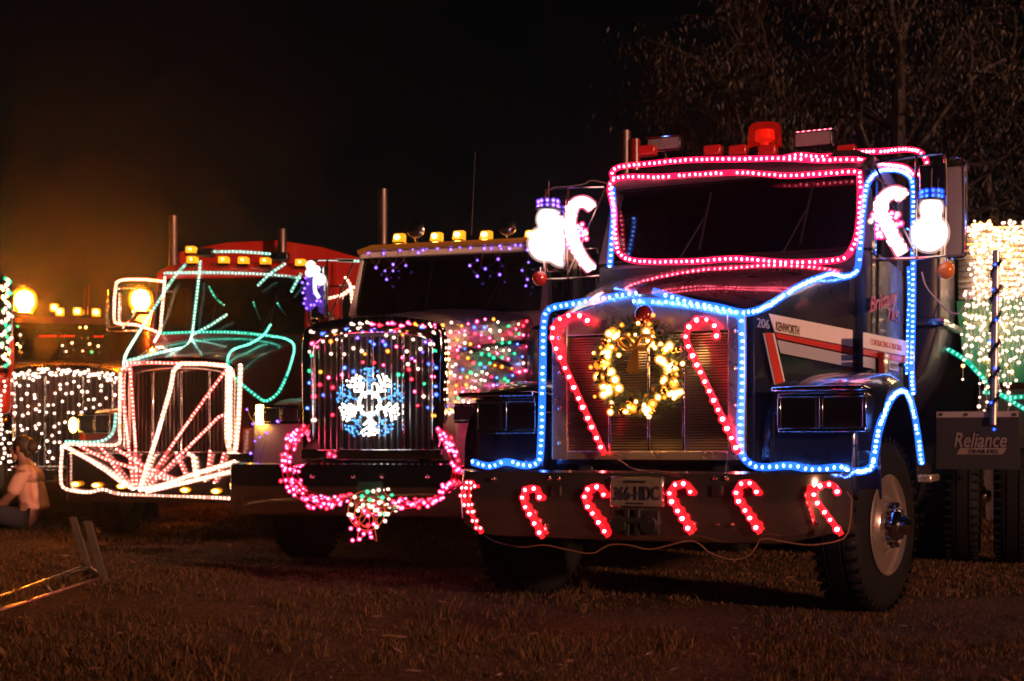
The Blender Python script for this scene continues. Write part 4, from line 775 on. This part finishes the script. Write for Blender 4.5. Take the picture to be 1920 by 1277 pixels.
for kind, y, pts, lb in (
 ('mint', 1.93, [(308,512),(370,511),(440,512),(505,515),(563,521)], 'mint rope light along the top of the red truck windscreen'),
 ('green', 1.5, [(302,625,1.72),(360,623,1.72),(433,623,1.7),(489,628,1.6),(531,634,1.4),(549,644,1.1),(551,660,.9),(543,690,.6),(533,715,.4),(520,738,.3),(498,752,.2),(479,741,.1),(445,713,.02),(432,694,-.02),(427,675,.0),(437,656,.3),(470,644,.8),(495,627,1.4),(507,609,1.7)], 'green rope light looping over the red hood and fender'),
 ('mint', .0, [(237,677,-.02),(288,664,.1),(326,655,.4),(349,649,.8),(359,632,1.5),(363,605,1.72),(371,537,1.84),(376,490,1.95)], 'mint rope light running up the middle of the red hood'),
 ('mint', 1.6, [(232,690,-.02),(236,665,.3),(262,621,1.4),(304,554,1.75),(329,517,1.9),(349,495,1.95)], 'green rope light slanting over the left windscreen pillar of the red truck'),
 ('mint', 1.72, [(361,628),(394,610),(425,590)], 'short mint rope light lying across the red truck windscreen'),
 ('mint', 1.85, [(484,535),(506,514),(534,495)], 'short mint rope light at the upper right of the red truck windscreen'),
 ('mint', 1.85, [(546,547),(556,528),(565,512)], 'shortest mint rope light by the right windscreen corner of the red truck'),
 ('mint', 2.0, [(402,472),(450,472),(506,476)], 'white rope light between the air horns on the red cab roof'),
 ('green', 1.9, [(392,538),(405,560),(420,572)], 'dim green reflection low in the red truck windscreen, modelled as a rope light'),  # added glowing rope stands in for a reflection on the glass
 ('green', 1.9, [(475,567),(481,583),(486,597)], 'tiny green rope light in the middle of the red truck windscreen'),
 ('green', 1.9, [(520,569),(528,580),(535,591)], 'tiny green rope light right of the middle of the red truck windscreen'),
 ('white', 1.80, [(309,528),(264,524),(226,526),(217,538),(214,593),(220,606),(259,610),(298,624)], 'white rope light framing the left mirror of the red truck'),
 ('white', 1.78, [(309,520),(306,560),(303,590),(300,620),(290,640,1.5)], 'white rope light along the left door edge of the red truck'),
 ('pink', -.03, [(238,681),(280,680),(319,681),(370,682),(424,684)], 'pink rope light along the top of the red truck grille'),
 ('white', -.03, [(427,688),(426,750),(425,815),(431,845),(440,848),(446,800),(449,740),(451,684)], 'double white rope light down the right grille edge of the red truck'),
 ('white', -.03, [(432,690),(431,760),(431,830)], 'inner white rope light beside the right grille edge'),
 ('white', -.34, [(225,700,-.03),(224,800,-.03),(222,832,-.03),(180,834,-.1),(122,834,-.2),(116,851,-.33),(114,898),(122,916),(163,923),(194,918),(225,926),(319,930),(380,932),(437,935)], 'white rope light outlining the bumper of the red truck'),
 ('mint', -.02, [(123,828),(178,829),(203,821),(214,804),(217,775)], 'mint rope light above the left bumper end of the red truck'),
 ('white', 1.85, [(613,560),(640,553),(660,540),(676,538),(691,545)], 'white rope light on the right mirror arm of the red truck'),
 ('white', 1.85, [(647,520),(657,536),(660,568),(667,602)], 'white rope light hanging from the right mirror arm of the red truck'),
 ('mint', 2.4, [(632,488),(660,489),(697,491)], 'mint rope light along the right roof edge of the red truck')):
    rope(T3, A3(pts, y), lb, kind, group='rope lights on the red truck', **({**rr3, 'r': .026, 'br': .018} if lb.startswith(('brightest','double','inner','lowest')) else ({**rr3, 'r':.010, 'br':.009, 'step':.05} if 'tiny' in lb or 'dim' in lb else rr3)))

def fan(pts):
    """rope stretched from the grille over the bumper's upper lip to the bumper's face"""
    q = []
    for (a, b), (c, d) in zip(pts, pts[1:]): q += [(a+(c-a)*i/6, b+(d-b)*i/6) for i in range(6)]
    return [T3.L(a, b, -.03 if b < 785 else (-.40 if b > 836 else -.03-.37*(b-785)/51)) for a, b in q+[pts[-1]]]
for kind, pts, lb in (
 ('pink', [(226,700),(231,687),(238,684),(244,695),(249,763),(254,838),(256,916)], 'pink rope light ray down the left grille edge of the red truck'),
 ('pink', [(227,702),(230,750),(241,838),(250,916)], 'outermost left pink ray of the rope light sunburst'),
 ('white', [(424,686),(380,682),(338,682),(326,694),(319,732),(294,819),(262,916)], 'brightest white ray of the rope light sunburst'),
 ('pink', [(424,694),(382,750),(338,813),(268,914)], 'long pink ray of the sunburst from the upper right grille corner'),
 ('pink', [(424,778),(412,780),(401,791),(357,835),(275,914)], 'pink ray of the sunburst from the middle of the right grille edge'),
 ('white', [(440,866),(366,888),(304,910),(262,919)], 'upper low white ray of the sunburst on the bumper'),
 ('white', [(442,882),(351,904),(275,922)], 'lowest white ray of the sunburst on the bumper'),
 ('white', [(124,838),(160,858),(194,879),(232,907),(250,917)], 'left ray of the sunburst to the far bumper corner'),
 ('pink', [(186,836),(198,850),(210,869),(238,907),(252,917)], 'steep left pink ray of the sunburst on the bumper'),
 ('pink', [(150,837),(200,862),(250,878),(300,896),(345,906)], 'pink rope light sagging across the bumper of the red truck'),
 ('pink', [(219,842),(262,870),(300,888),(330,900)], 'pink rope light slanting down the bumper middle of the red truck'),
 ('pink', [(330,850),(345,885),(352,902)], 'short pink rope light hanging right of the sunburst'),
 ('white', [(354,851),(362,856),(368,900)], 'short white rope light hanging at the right of the sunburst'),
 ('pink', [(394,846),(390,880),(384,902)], 'short pink rope light near the right end of the red truck bumper'),
 ('pink', [(420,850),(412,880),(402,905)], 'last short pink rope light by the right bumper end of the red truck')):
    rope(T3, fan(pts), lb, kind, group='rope lights on the red truck', **({**rr3, 'r': .024, 'br': .017} if kind == 'white' else rr3))

# ------------------------------------------------------------------ maroon truck far left
t4 = truck(T4, dict(label='maroon truck with two blazing amber beacons on its roof', paint=MAROON, hood=(.66,1.98,2.06,.88,2.18,2.26,1.75,.9), grille=(.75,2.06,.70), gtype='shell', bars=16, thick=(-.24,.24), barmat=mat('dark_bar'),
     cab=(.98,2.26,2.85,2.97,1.76,1.98,3.2), ws=.88, axle=1.1, track=1.06, rear=False))
bumper(t4, .40, .72, 1.2, -.3, CHROME, endlift=0, corner=.12)
for s in (-1, 1): lamp_pod(t4, s*1.10, s*.76, 1.1, 1.32, .1, BLACKP); mirror(t4, s, .98, 1.42, 2.2, 2.75, 1.88)
for px, py in ((102,577),(112,585),(145,584),(180,586)):
    c = T4.L(px, py, 2.1); MB().box(c, (.12,.1,.11)).build('roof_lamp', AMBER, t4, bevel=.015); MB().sphere(c-Vector((0,.045,0)), .04, 10, 8, (1,.5,1)).build('bulb', AMBERHOT, t4)
SODIUM = glow('sodium_beacon', (1,.24,.010), 1500, 1, 1)
for px, py in ((46,562),(264,560)):
    c = T4.L(px, py, 2.15); bk = MB().lathe([(.13,-.24),(.15,-.22),(.15,-.19),(.10,-.17)], c, (0,0,1), 16).build('beacon', CHROME, t4); MB().lathe([(.09,-.13),(.125,-.07),(.13,-.0),(.11,.07),(.07,.11),(.001,.13)], c, (0,0,1), 20).build('beacon_lamp', SODIUM, bk); MB().lathe([(.13,-.17),(.17,-.1),(.18,0),(.165,.08),(.12,.14),(.06,.17),(.001,.175)], c, (0,0,1), 24).build('beacon_dome', glow_jacket('amber_dome', (1,.26,.008), 1.7, .9, 1.1, .8), bk)
for px, y0, y1 in ((157,590,540),(165,590,476)):
    a, b = T4.L(px, y0, 2.3), T4.L(px+2, y1, 2.3); MB().tube([a, b], [.012,.005], 6).build('antenna', CHROME, t4)
ld4 = MB().loft([[Vector((x, y, z)) for x, z in ((-1.25,1.0),(1.25,1.0),(1.25,3.1),(1.0,3.25),(.55,2.85),(-1.25,2.85))] for y in (3.6, 7.0)]).build('load_body', REDP, t4)
wp = []
for k in range(17):
    px = 14+k*12.4
    for j in range(9):
        y = 716+j*19+random.uniform(-8,8)+ (6 if k % 2 else 0)
        if (px > 120 and y > 795-(px-120)*.5) or random.random() < .22: continue
        wp.append((px+random.uniform(-4,4), y, 'white'))
net(T4, lambda a, b: T4.L(a, b, -.04), wp, 'white bulbs hung in strands over the maroon truck grille', .017, drop=False, wm=WIRE)
net(T4, lambda a, b: T4.L(a, b, -.02), [(14+i*208/64+random.uniform(-3,3), 697+12*((i/64-.5)*2)**2+random.uniform(-7,9), 'white') for i in range(64)], 'thick row of white bulbs along the top of the maroon hood', .017, drop=False, wm=WIRE)
net(T4, lambda a, b: T4.L(a, b, 1.75), [(117,648,'white'),(135,643,'white'),(124,659,'white'),(168,645,'white'),(155,658,'white'),(172,660,'green'),(184,649,'white'),(150,614,'warm'),(161,614,'warm'),(33,612,'green'),(38,628,'white'),(33,645,'warm'),(38,650,'warm')], 'few white bulbs behind the maroon truck windscreen', .014, drop=False)
net(T4, lambda a, b: T4.L(a, b, 1.9), [(76+i*4.6,630,'dimred') for i in range(7)]+[(115+i*4.6,630,'dimred') for i in range(6)]+[(178+i*4.6,631,'dimred') for i in range(4)], 'row of dim red bulbs in the maroon truck windscreen', .010, drop=False)
# white lights on the corner of a truck mostly outside the picture
T5 = Frm(-7.35, 15.6, -20)
t5 = T5.root('truck_mirror_post', 'red mirror post of a further truck at the left picture edge', 'mirror post')
MB().tube(crom([T5.L(22,636,0), T5.L(21,690,0), T5.L(8,722,.1), T5.L(-25,740,.3)], .05), .03, 10).build('post', REDP, t5)
q0, q1 = T5.L(12, 690, 0), T5.L(10, 522, 0); MB().box((q0+q1)/2+Vector((-.08,.12,0)), (.34,.1,q1.z-q0.z)).build('mirror_head', CHROME, t5, bevel=.04)
MB().box((q0.x-.3,.4,q0.z-.3), (.7,.6,.5)).build('fender', REDP, t5, bevel=.08); MB().box((q0.x-.6,.6,.5), (1.2,.8,1.0)).build('chassis', FRAME, t5, bevel=.05)
net(T5, lambda a, b: T5.L(a, b, -.02), [(random.uniform(0,8)+ (8+8*math.sin(i*.9)), 522+i*3.1, random.choice(('white','white','warm','green'))) for i in range(54)], 'white and green bulbs winding up the mirror at the left edge', .016, drop=False, wm=WIRE)
net(T5, lambda a, b: T5.L(a, b, -.02), [(random.uniform(0,10), 715+i*9, 'white') for i in range(18)], 'white bulbs hanging low at the left picture edge', .016, drop=False, wm=WIRE)

# ------------------------------------------------------------------ trailer at the right with icicle lights
T6 = Frm(4.05, 11.3, 20)
t6 = T6.root('trailer', 'green trailer under a mass of white icicle lights at the right', 'trailer')
Z6 = lambda px, py, y=0: T6.L(px, py, y)
GREENP = mat('green_paint', (.01,.17,.09), .35, 0, .8, var=.2, bump=.02, bscale=4)
p = Z6(1815, 420); q = Z6(1920, 560); zt_ = p.z
rg = []
for z, ex in ((1.55,-.25),(1.8,-.05),(2.25,.0),(2.26,.0)): rg.append([Vector((p.x-.1+ -ex, 0.05, z)), Vector((p.x+2.6, 0.05, z)), Vector((p.x+2.6, 5, z)), Vector((p.x-.1-ex, 5, z))])
MB().loft(rg).build('tank_body', GREENP, t6, bevel=.05)
cor = MB(); nseg = 13
for i in range(nseg):
    z0 = 2.27+(zt_-2.27)*i/nseg; z1 = 2.27+(zt_-2.27)*(i+1)/nseg; zm = (z0+z1)/2
    cor.cyl((p.x-.08,.10,zm), (p.x+2.6,.10,zm), (z1-z0)*.62, 10)
cor.build('corrugated_panel', mat('corrugated_metal',(.40,.35,.28),.3,1,bump=.05), t6)['kind'] = 'stuff'
MB().box((p.x+1.25,2.6,(2.27+zt_)/2), (2.6,4.8,zt_-2.27)).build('upper_body', mat('silver_body',(.5,.48,.45),.4,.8), t6, bevel=.03)
MB().box((p.x+1.3,.3,1.25), (2.4,.3,.5)).build('chassis', FRAME, t6)
a, b = Z6(1755, 880, -.3), Z6(1912, 770, -.3)
fl = MB().box((a+b)/2, (b.x-a.x,.012,b.z-a.z)).build('mud_flap', mat('grey_rubber',(.013,.012,.012),.7,bump=.1,bscale=20), t6, bevel=.004)
a2, b2 = Z6(1756, 783, -.312), Z6(1910, 771, -.312); MB().box((a2+b2)/2, (b2.x-a2.x,.008,b2.z-a2.z)).build('flap_strip', mat('strip_white',(.32,.27,.24),.4), fl)
for px in (1765, 1812, 1903): MB().sphere(Z6(px, 777, -.32), .014, 8, 6).build('bolt', FRAME, fl)
BEI = mat('beige_print',(.20,.155,.12),.6)
Yn = Vector((0,-1,0))
def lett6(s, p0, p1, pt, **k): return lettering(lambda x, y: Z6(x, y, -.3075), s, p0, p1, pt, BEI, fl, Yn, **k)
lett6('Reliance', (1787,838), (1886,838), (1787,810), shear=.25, off=.002)
MB().prism([Z6(x, y, -.3075) for x, y in ((1800,840),(1888,840),(1880,852),(1794,852))], (0,-.002,0)).build('name_bar', BEI, fl)
lettering(lambda x, y: Z6(x, y, -.31), 'TRAILERS', (1815,850), (1872,850), (1815,842), mat('flap_ink',(.02,.018,.017),.6), fl, Yn)
for x in (p.x-.05, p.x+.35): wheel(t6, x+.0, .45, w_=.28)
# icicle bulbs
def icicles(label, x0, x1, top, lens, cnt, step, dy):
    root = T6.root('icicle_lights', label, 'icicle lights', 'string and net lights'); wb = MB(); n = 0
    for k in range(cnt):
        px = x0+(x1-x0)*(k+.5)/cnt+random.uniform(-2,2); y0 = top+random.uniform(-6,6); pts = []
        for j in range(int(random.choice(lens)/step)):
            q = Z6(px+random.uniform(-5,5), y0+j*step+random.uniform(-6,6), dy-random.uniform(0,.08)); pts.append(q)
            if n < 290: bulb(root, q, random.choice((.009,.011,.014)), BULB['white' if random.random() < .88 else 'warm']); n += 1
        if len(pts) > 1: wb.tube(pts, .0025, 4)
    wb.build('wire', mat('white_wire',(.4,.38,.36),.5), root)['kind'] = 'stuff'; settle(T6, root)
icicles('dense warm white icicle lights over the silver upper half of the right trailer', 1820, 1935, 424, (120,140,150), 32, 15, -.06)
icicles('white icicle lights dripping over the green lower half of the right trailer', 1806, 1935, 556, (110,150,190,240), 30, 20, -.1)
net(T6, lambda a, b: Z6(a, b, -.05), [(1812+i*2.6+random.uniform(-2,2), 432-18*math.exp(-((i-14)/9)**2)+random.uniform(-6,7)+i*.4, 'warm') for i in range(42)], 'dense warm bulbs along the top edge of the right trailer', .013, drop=False, wm=WIRE)
rope(T6, [Z6(1778,655,-.1),Z6(1810,675,-.1),Z6(1835,700,-.1),Z6(1870,735,-.1),Z6(1935,775,-.1)], 'green rope light slanting down the lower edge of the right trailer', 'green', r=.02, br=.014)
rope(T6, [Z6(1845,735,-.12),Z6(1865,738,-.12),Z6(1895,745,-.12),Z6(1935,742,-.12)], 'short green rope light low on the right trailer', 'green', r=.02, br=.014)
def pole():
    root = T6.root('garlanded_pole', 'steel pole wound with dark blue tinsel and blue bulbs', 'pole'); a, b = Z6(1862, 792, -.32), Z6(1868, 470, -.32)
    MB().tube([Vector((a.x,a.y,a.z-.02)), b], .032, 12).build('pole', BAR, root); v, f = [], []
    for i in range(4200):
        t = random.random(); c = a.lerp(b, t); w_ = t*40; o = Vector((math.cos(w_),math.sin(w_),0))*.035; d = Vector((random.gauss(0,1),random.gauss(0,1),random.gauss(0,1))).normalized()*random.uniform(.02,.055); s = d.orthogonal().normalized()*.003; k = len(v)
        if math.sin(w_*1) > .75: continue
        v += [tuple(c+o-s), tuple(c+o+s), tuple(c+o+d)]; f.append((k,k+1,k+2))
    me = bpy.data.meshes.new('tinsel'); me.from_pydata(v, [], f); me.materials.append(mat('blue_tinsel',(.015,.02,.07),.35,.5)); o = bpy.data.objects.new('tinsel', me); COL.objects.link(o); o.parent = root; o['kind'] = 'stuff'
    for px, py in ((1866,496),(1860,543),(1868,600),(1856,640),(1866,690),(1858,755),(1864,805),(1872,560)): bulb(root, Z6(px, py, -.38), .011, BULB['deepblue'])
    settle(T6, root)
pole()
wire(T1, [T1.L(*p, 3.45) for p in ((1728,510),(1735,535),(1750,555),(1775,580),(1793,590),(1805,578),(1818,555))], 'pale cable looping from the navy cab to the hopper', r=.007, m=mat('pale_cable',(.5,.4,.38),.5))
# ------------------------------------------------------------------ trees behind the navy truck
BARK = mat('gum_bark', (.013,.009,.007), .85, var=.4, scale=8, bump=.3, bscale=12)
LEAF = bpy.data.materials.new('gum_leaf'); LEAF.use_nodes = True
_n = LEAF.node_tree; _p = _n.nodes['Principled BSDF']; _g = _n.nodes.new('ShaderNodeNewGeometry'); _r = _n.nodes.new('ShaderNodeValToRGB')
_r.color_ramp.elements[0].color = (.002,.003,.001,1); _r.color_ramp.elements[1].color = (.020,.011,.004,1); _n.links.new(_g.outputs['Random Per Island'], _r.inputs[0]); _n.links.new(_r.outputs[0], _p.inputs['Base Color']); _p.inputs['Roughness'].default_value = .6
def tree(px, Y, h, spread, seed, label, leaves=11000, lean=0.):
    rd = random.Random(seed); X = (px-960)/F*Y; root = bpy.data.objects.new('gum_tree', None); COL.objects.link(root); root.location = (X, Y, 0); tag(root, label, 'tree', 'gum trees behind the trucks')
    tr = MB(); tips = []
    trunk = crom([(0,0,-.1),(rd.uniform(-.1,.1),0,h*.2),(lean*.5+rd.uniform(-.2,.2),0,h*.45),(lean+rd.uniform(-.3,.3),.2,h*.75)], .25); tr.tube(trunk, [.16-.10*i/len(trunk) for i in range(len(trunk))], 9)
    def branch(p, d, L, r, lev):
        q = [p]; 
        for i in range(4): d = (d+Vector((rd.gauss(0,.22),rd.gauss(0,.22),rd.gauss(.06,.16)))).normalized(); q.append(q[-1]+d*L/4)
        tr.tube(q, [r*(1-.17*i) for i in range(5)], 6)
        if lev == 0: tips.extend(q[1:]); return
        for k in range(3): branch(q[2+k % 3], (d+Vector((rd.gauss(0,.7),rd.gauss(0,.7),rd.gauss(.1,.5)))).normalized(), L*.62, r*.5, lev-1)
        tips.append(q[-1])
    for k in range(9):
        t = trunk[int(len(trunk)*(.3+.7*k/9))]; a = k*2.4+rd.random(); branch(t, Vector((math.cos(a)*spread,math.sin(a)*spread,.55)).normalized(), h*.27, .055, 2)
    tr.build('trunk', BARK, root); v, f = [], []
    while len(f) < leaves:
        c = rd.choice(tips); rr = rd.uniform(.25,.6)
        for j in range(rd.randint(8,26)):
            p = c+Vector((rd.gauss(0,rr*.5),rd.gauss(0,rr*.5),rd.gauss(-.1,rr*.45))); d = Vector((rd.gauss(0,.4),rd.gauss(0,.4),-1)).normalized()*rd.uniform(.06,.12); s = d.cross(Vector((rd.gauss(0,1),rd.gauss(0,1),rd.gauss(0,1)))).normalized()*.013; k = len(v)
            v += [tuple(p), tuple(p+d*.45+s), tuple(p+d), tuple(p+d*.45-s)]; f.append((k,k+1,k+2,k+3))
    me = bpy.data.meshes.new('crown'); me.from_pydata(v, [], f); me.materials.append(LEAF); o = bpy.data.objects.new('crown', me); COL.objects.link(o); o.parent = root; o['kind'] = 'stuff'
tree(1410, 17.5, 6.6, .8, 3, 'leafy gum tree rising behind the left half of the navy cab roof')
tree(1668, 16.5, 8.6, .55, 5, 'tall forked gum tree behind the right end of the navy cab roof')
tree(1560, 22, 9.0, .8, 11, 'distant gum tree between the two nearer ones behind the navy cab', 4200)
tree(1850, 19, 8.0, .9, 8, 'bare limbed gum tree above the right trailer', 3800)
tree(1985, 17, 8.5, .9, 21, 'gum tree at the right picture edge behind the trailer', 4500)

# ------------------------------------------------------------------ seated person at the left
def person():
    P = Frm(-5.36, 15.0, 0); z0 = gz(-5.36, 15.0); root = P.root('person', 'person seated on the grass in a pale pink top with hair tied in a bun', 'person'); root.location.z = z0; root.scale = (1.15,1.15,1.15)
    def skin(name, joints, edges, m, sub=2, r0=0):
        me = bpy.data.meshes.new(name); me.from_pydata([j[0] for j in joints], edges, []); o = bpy.data.objects.new(name, me); COL.objects.link(o); o.parent = root
        sk = o.modifiers.new('skin', 'SKIN'); sk.use_smooth_shade = True
        if not me.skin_vertices: bpy.context.view_layer.update()
        for i, j in enumerate(joints): me.skin_vertices[0].data[i].radius = (j[1], j[2] if len(j) > 2 else j[1]); me.skin_vertices[0].data[i].use_root = (i == r0)
        ss = o.modifiers.new('sub', 'SUBSURF'); ss.levels = sub; ss.render_levels = sub; me.materials.append(m); return o
    # faces left (-x) and a little away; spine leans forward
    S = [((0,0,.11),.155,.13),((-.02,.0,.28),.15,.12),((-.05,.0,.46),.155,.12),((-.085,.01,.57),.10,.10),((-.115,.015,.655),.052,.052),((-.135,.02,.71),.06,.055),((-.15,.02,.775),.083,.075),((-.15,.02,.845),.07,.065),
         ((-.085,-.15,.535),.062,.062),((-.14,-.20,.36),.05,.05),((-.30,-.12,.24),.04,.04),((-.40,-.06,.245),.03,.03),((-.46,-.03,.25),.026,.018),
         ((-.085,.17,.535),.062,.062),((-.16,.22,.36),.05,.05),((-.31,.14,.25),.04,.04),((-.41,.07,.25),.03,.03),((-.47,.04,.255),.026,.018),
         ((-.10,-.10,.10),.10,.10),((-.46,-.16,.17),.075,.075),((-.66,-.10,.055),.05,.05),((-.74,-.08,.04),.04,.03),
         ((-.10,.10,.10),.10,.10),((-.44,.20,.17),.075,.075),((-.64,.16,.055),.05,.05),((-.72,.14,.04),.04,.03)]
    E_ = [(0,1),(1,2),(2,3),(3,4),(4,5),(5,6),(6,7),(3,8),(8,9),(9,10),(10,11),(11,12),(3,13),(13,14),(14,15),(15,16),(16,17),(0,18),(18,19),(19,20),(20,21),(0,22),(22,23),(23,24),(24,25)]
    SK = mat('skin', (.30,.15,.10), .5, var=.1)
    skin('body', S, E_, SK)
    hd = MB(); hd.sphere((-.243,.01,.775), .018, 8, 6, (1.1,.8,1.3)); hd.sphere((-.232,.005,.735), .02, 8, 6, (.7,1.1,.5)); hd.sphere((-.145,-.078,.775), .024, 8, 6, (.7,.4,1.3)); hd.sphere((-.20,.0,.70), .035, 8, 6); hd.build('face', SK, root)['kind'] = 'stuff'
    Sh = [((.0,0,.16),.188,.168),((-.012,0,.22),.178,.152),((-.025,.0,.30),.172,.145),((-.055,.0,.46),.172,.14),((-.088,.01,.565),.115,.112),((-.108,.015,.615),.075,.07),((-.085,-.15,.53),.082,.082),((-.125,-.195,.40),.075,.075),((-.17,-.19,.335),.068,.068),((-.085,.17,.53),.082,.082),((-.14,.215,.40),.075,.075),((-.18,.21,.335),.068,.068)]
    so_ = skin('top', Sh, [(0,1),(1,2),(2,3),(3,4),(4,5),(4,6),(6,7),(7,8),(4,9),(9,10),(10,11)], mat('pink_top',(.62,.34,.26),.85,var=.08,scale=9,bump=.5,bscale=9))
    Tr = [((.03,0,.085),.185,.11),((-.10,-.10,.10),.12,.115),((-.46,-.16,.175),.09,.09),((-.64,-.11,.065),.062,.062),((-.10,.10,.10),.12,.115),((-.44,.20,.175),.09,.09),((-.62,.165,.065),.062,.062)]
    skin('trousers', Tr, [(0,1),(1,2),(2,3),(0,4),(4,5),(5,6)], mat('dark_denim',(.02,.022,.035),.9,var=.2))
    hr = MB(); hr.sphere((-.128,.02,.815), .104, 16, 12, (1.02,.86,.95)); hr.sphere((-.035,.01,.805), .062, 12, 9, (1,1,1.1)); hr.sphere((-.085,.015,.745), .06, 10, 8, (.8,1,1)); hr.sphere((-.01,.0,.83), .035, 8, 6)
    h = hr.build('hair', mat('dark_hair',(.03,.016,.010),.6,var=.4,scale=30,bump=.6,bscale=50), root); h['kind'] = 'stuff'
person()

# ------------------------------------------------------------------ upturned metal bench frame in the grass
def bench():
    def gp(px, py):                                    # where the photograph's pixel meets the grass
        d = Vector(((px-960)/F, 1, (YH-py)/F)); t = EYE/-d.z
        for _ in range(8): t = (EYE-gz(d.x*t, t))/-d.z
        return Vector((d.x*t, t, gz(d.x*t, t)))
    a, b = gp(196, 1090), gp(168, 1072); e, f = gp(-60, 1175), gp(-60, 1148); root = bpy.data.objects.new('bench_frame', None); COL.objects.link(root); root.location = a; tag(root, 'upturned bare metal bench frame lying in the grass at lower left', 'bench frame')
    ME = mat('galvanised_tube', (.34,.26,.16), .32, 1, var=.3, bump=.1, bscale=20); up = Vector((0,0,.03))
    for p, q in ((a, e), (b, f)): MB().tube([p-a+up, q-a+up], .014, 8).build('rail', ME, root)
    MB().tube([gp(152,1074)-a+up*1.5, gp(40,1118)-a+up*1.5], .009, 8).build('brace', ME, root)
    for p, dx, h in ((a, -.12, .42), (b, -.13, .42)):
        MB().loft([[p-a+Vector((x+dx*t, y, .0+h*t)) for x, y in ((-.028,-.012),(.028,-.012),(.028,.012),(-.028,.012))] for t in (-.03, 1)]).build('leg', mat('weathered_post',(.07,.055,.042),.6,.3,var=.3), root, bevel=.004)
    MB().tube([a-a+up, b-a+up], .013, 8).build('cross_bar', ME, root)
    MB().tube([e.lerp(a,.55)-a+up, f.lerp(b,.55)-a+up], .011, 8).build('cross_bar', ME, root)
bench()

# ------------------------------------------------------------------ night air
def haze():
    m = bpy.data.materials.new('night_haze'); m.use_nodes = True; n = m.node_tree; n.nodes.clear(); out = n.nodes.new('ShaderNodeOutputMaterial'); v = n.nodes.new('ShaderNodeVolumePrincipled')
    v.inputs['Color'].default_value = (.9,.88,.86,1); v.inputs['Density'].default_value = .0012; v.inputs['Anisotropy'].default_value = .93; n.links.new(v.outputs[0], out.inputs['Volume'])
    o = MB().box((0,16,6.5), (90,60,15)).build('haze', m, smooth=False); tag(o, 'thin night haze over the whole parking ground', 'haze', kind='stuff')
haze()
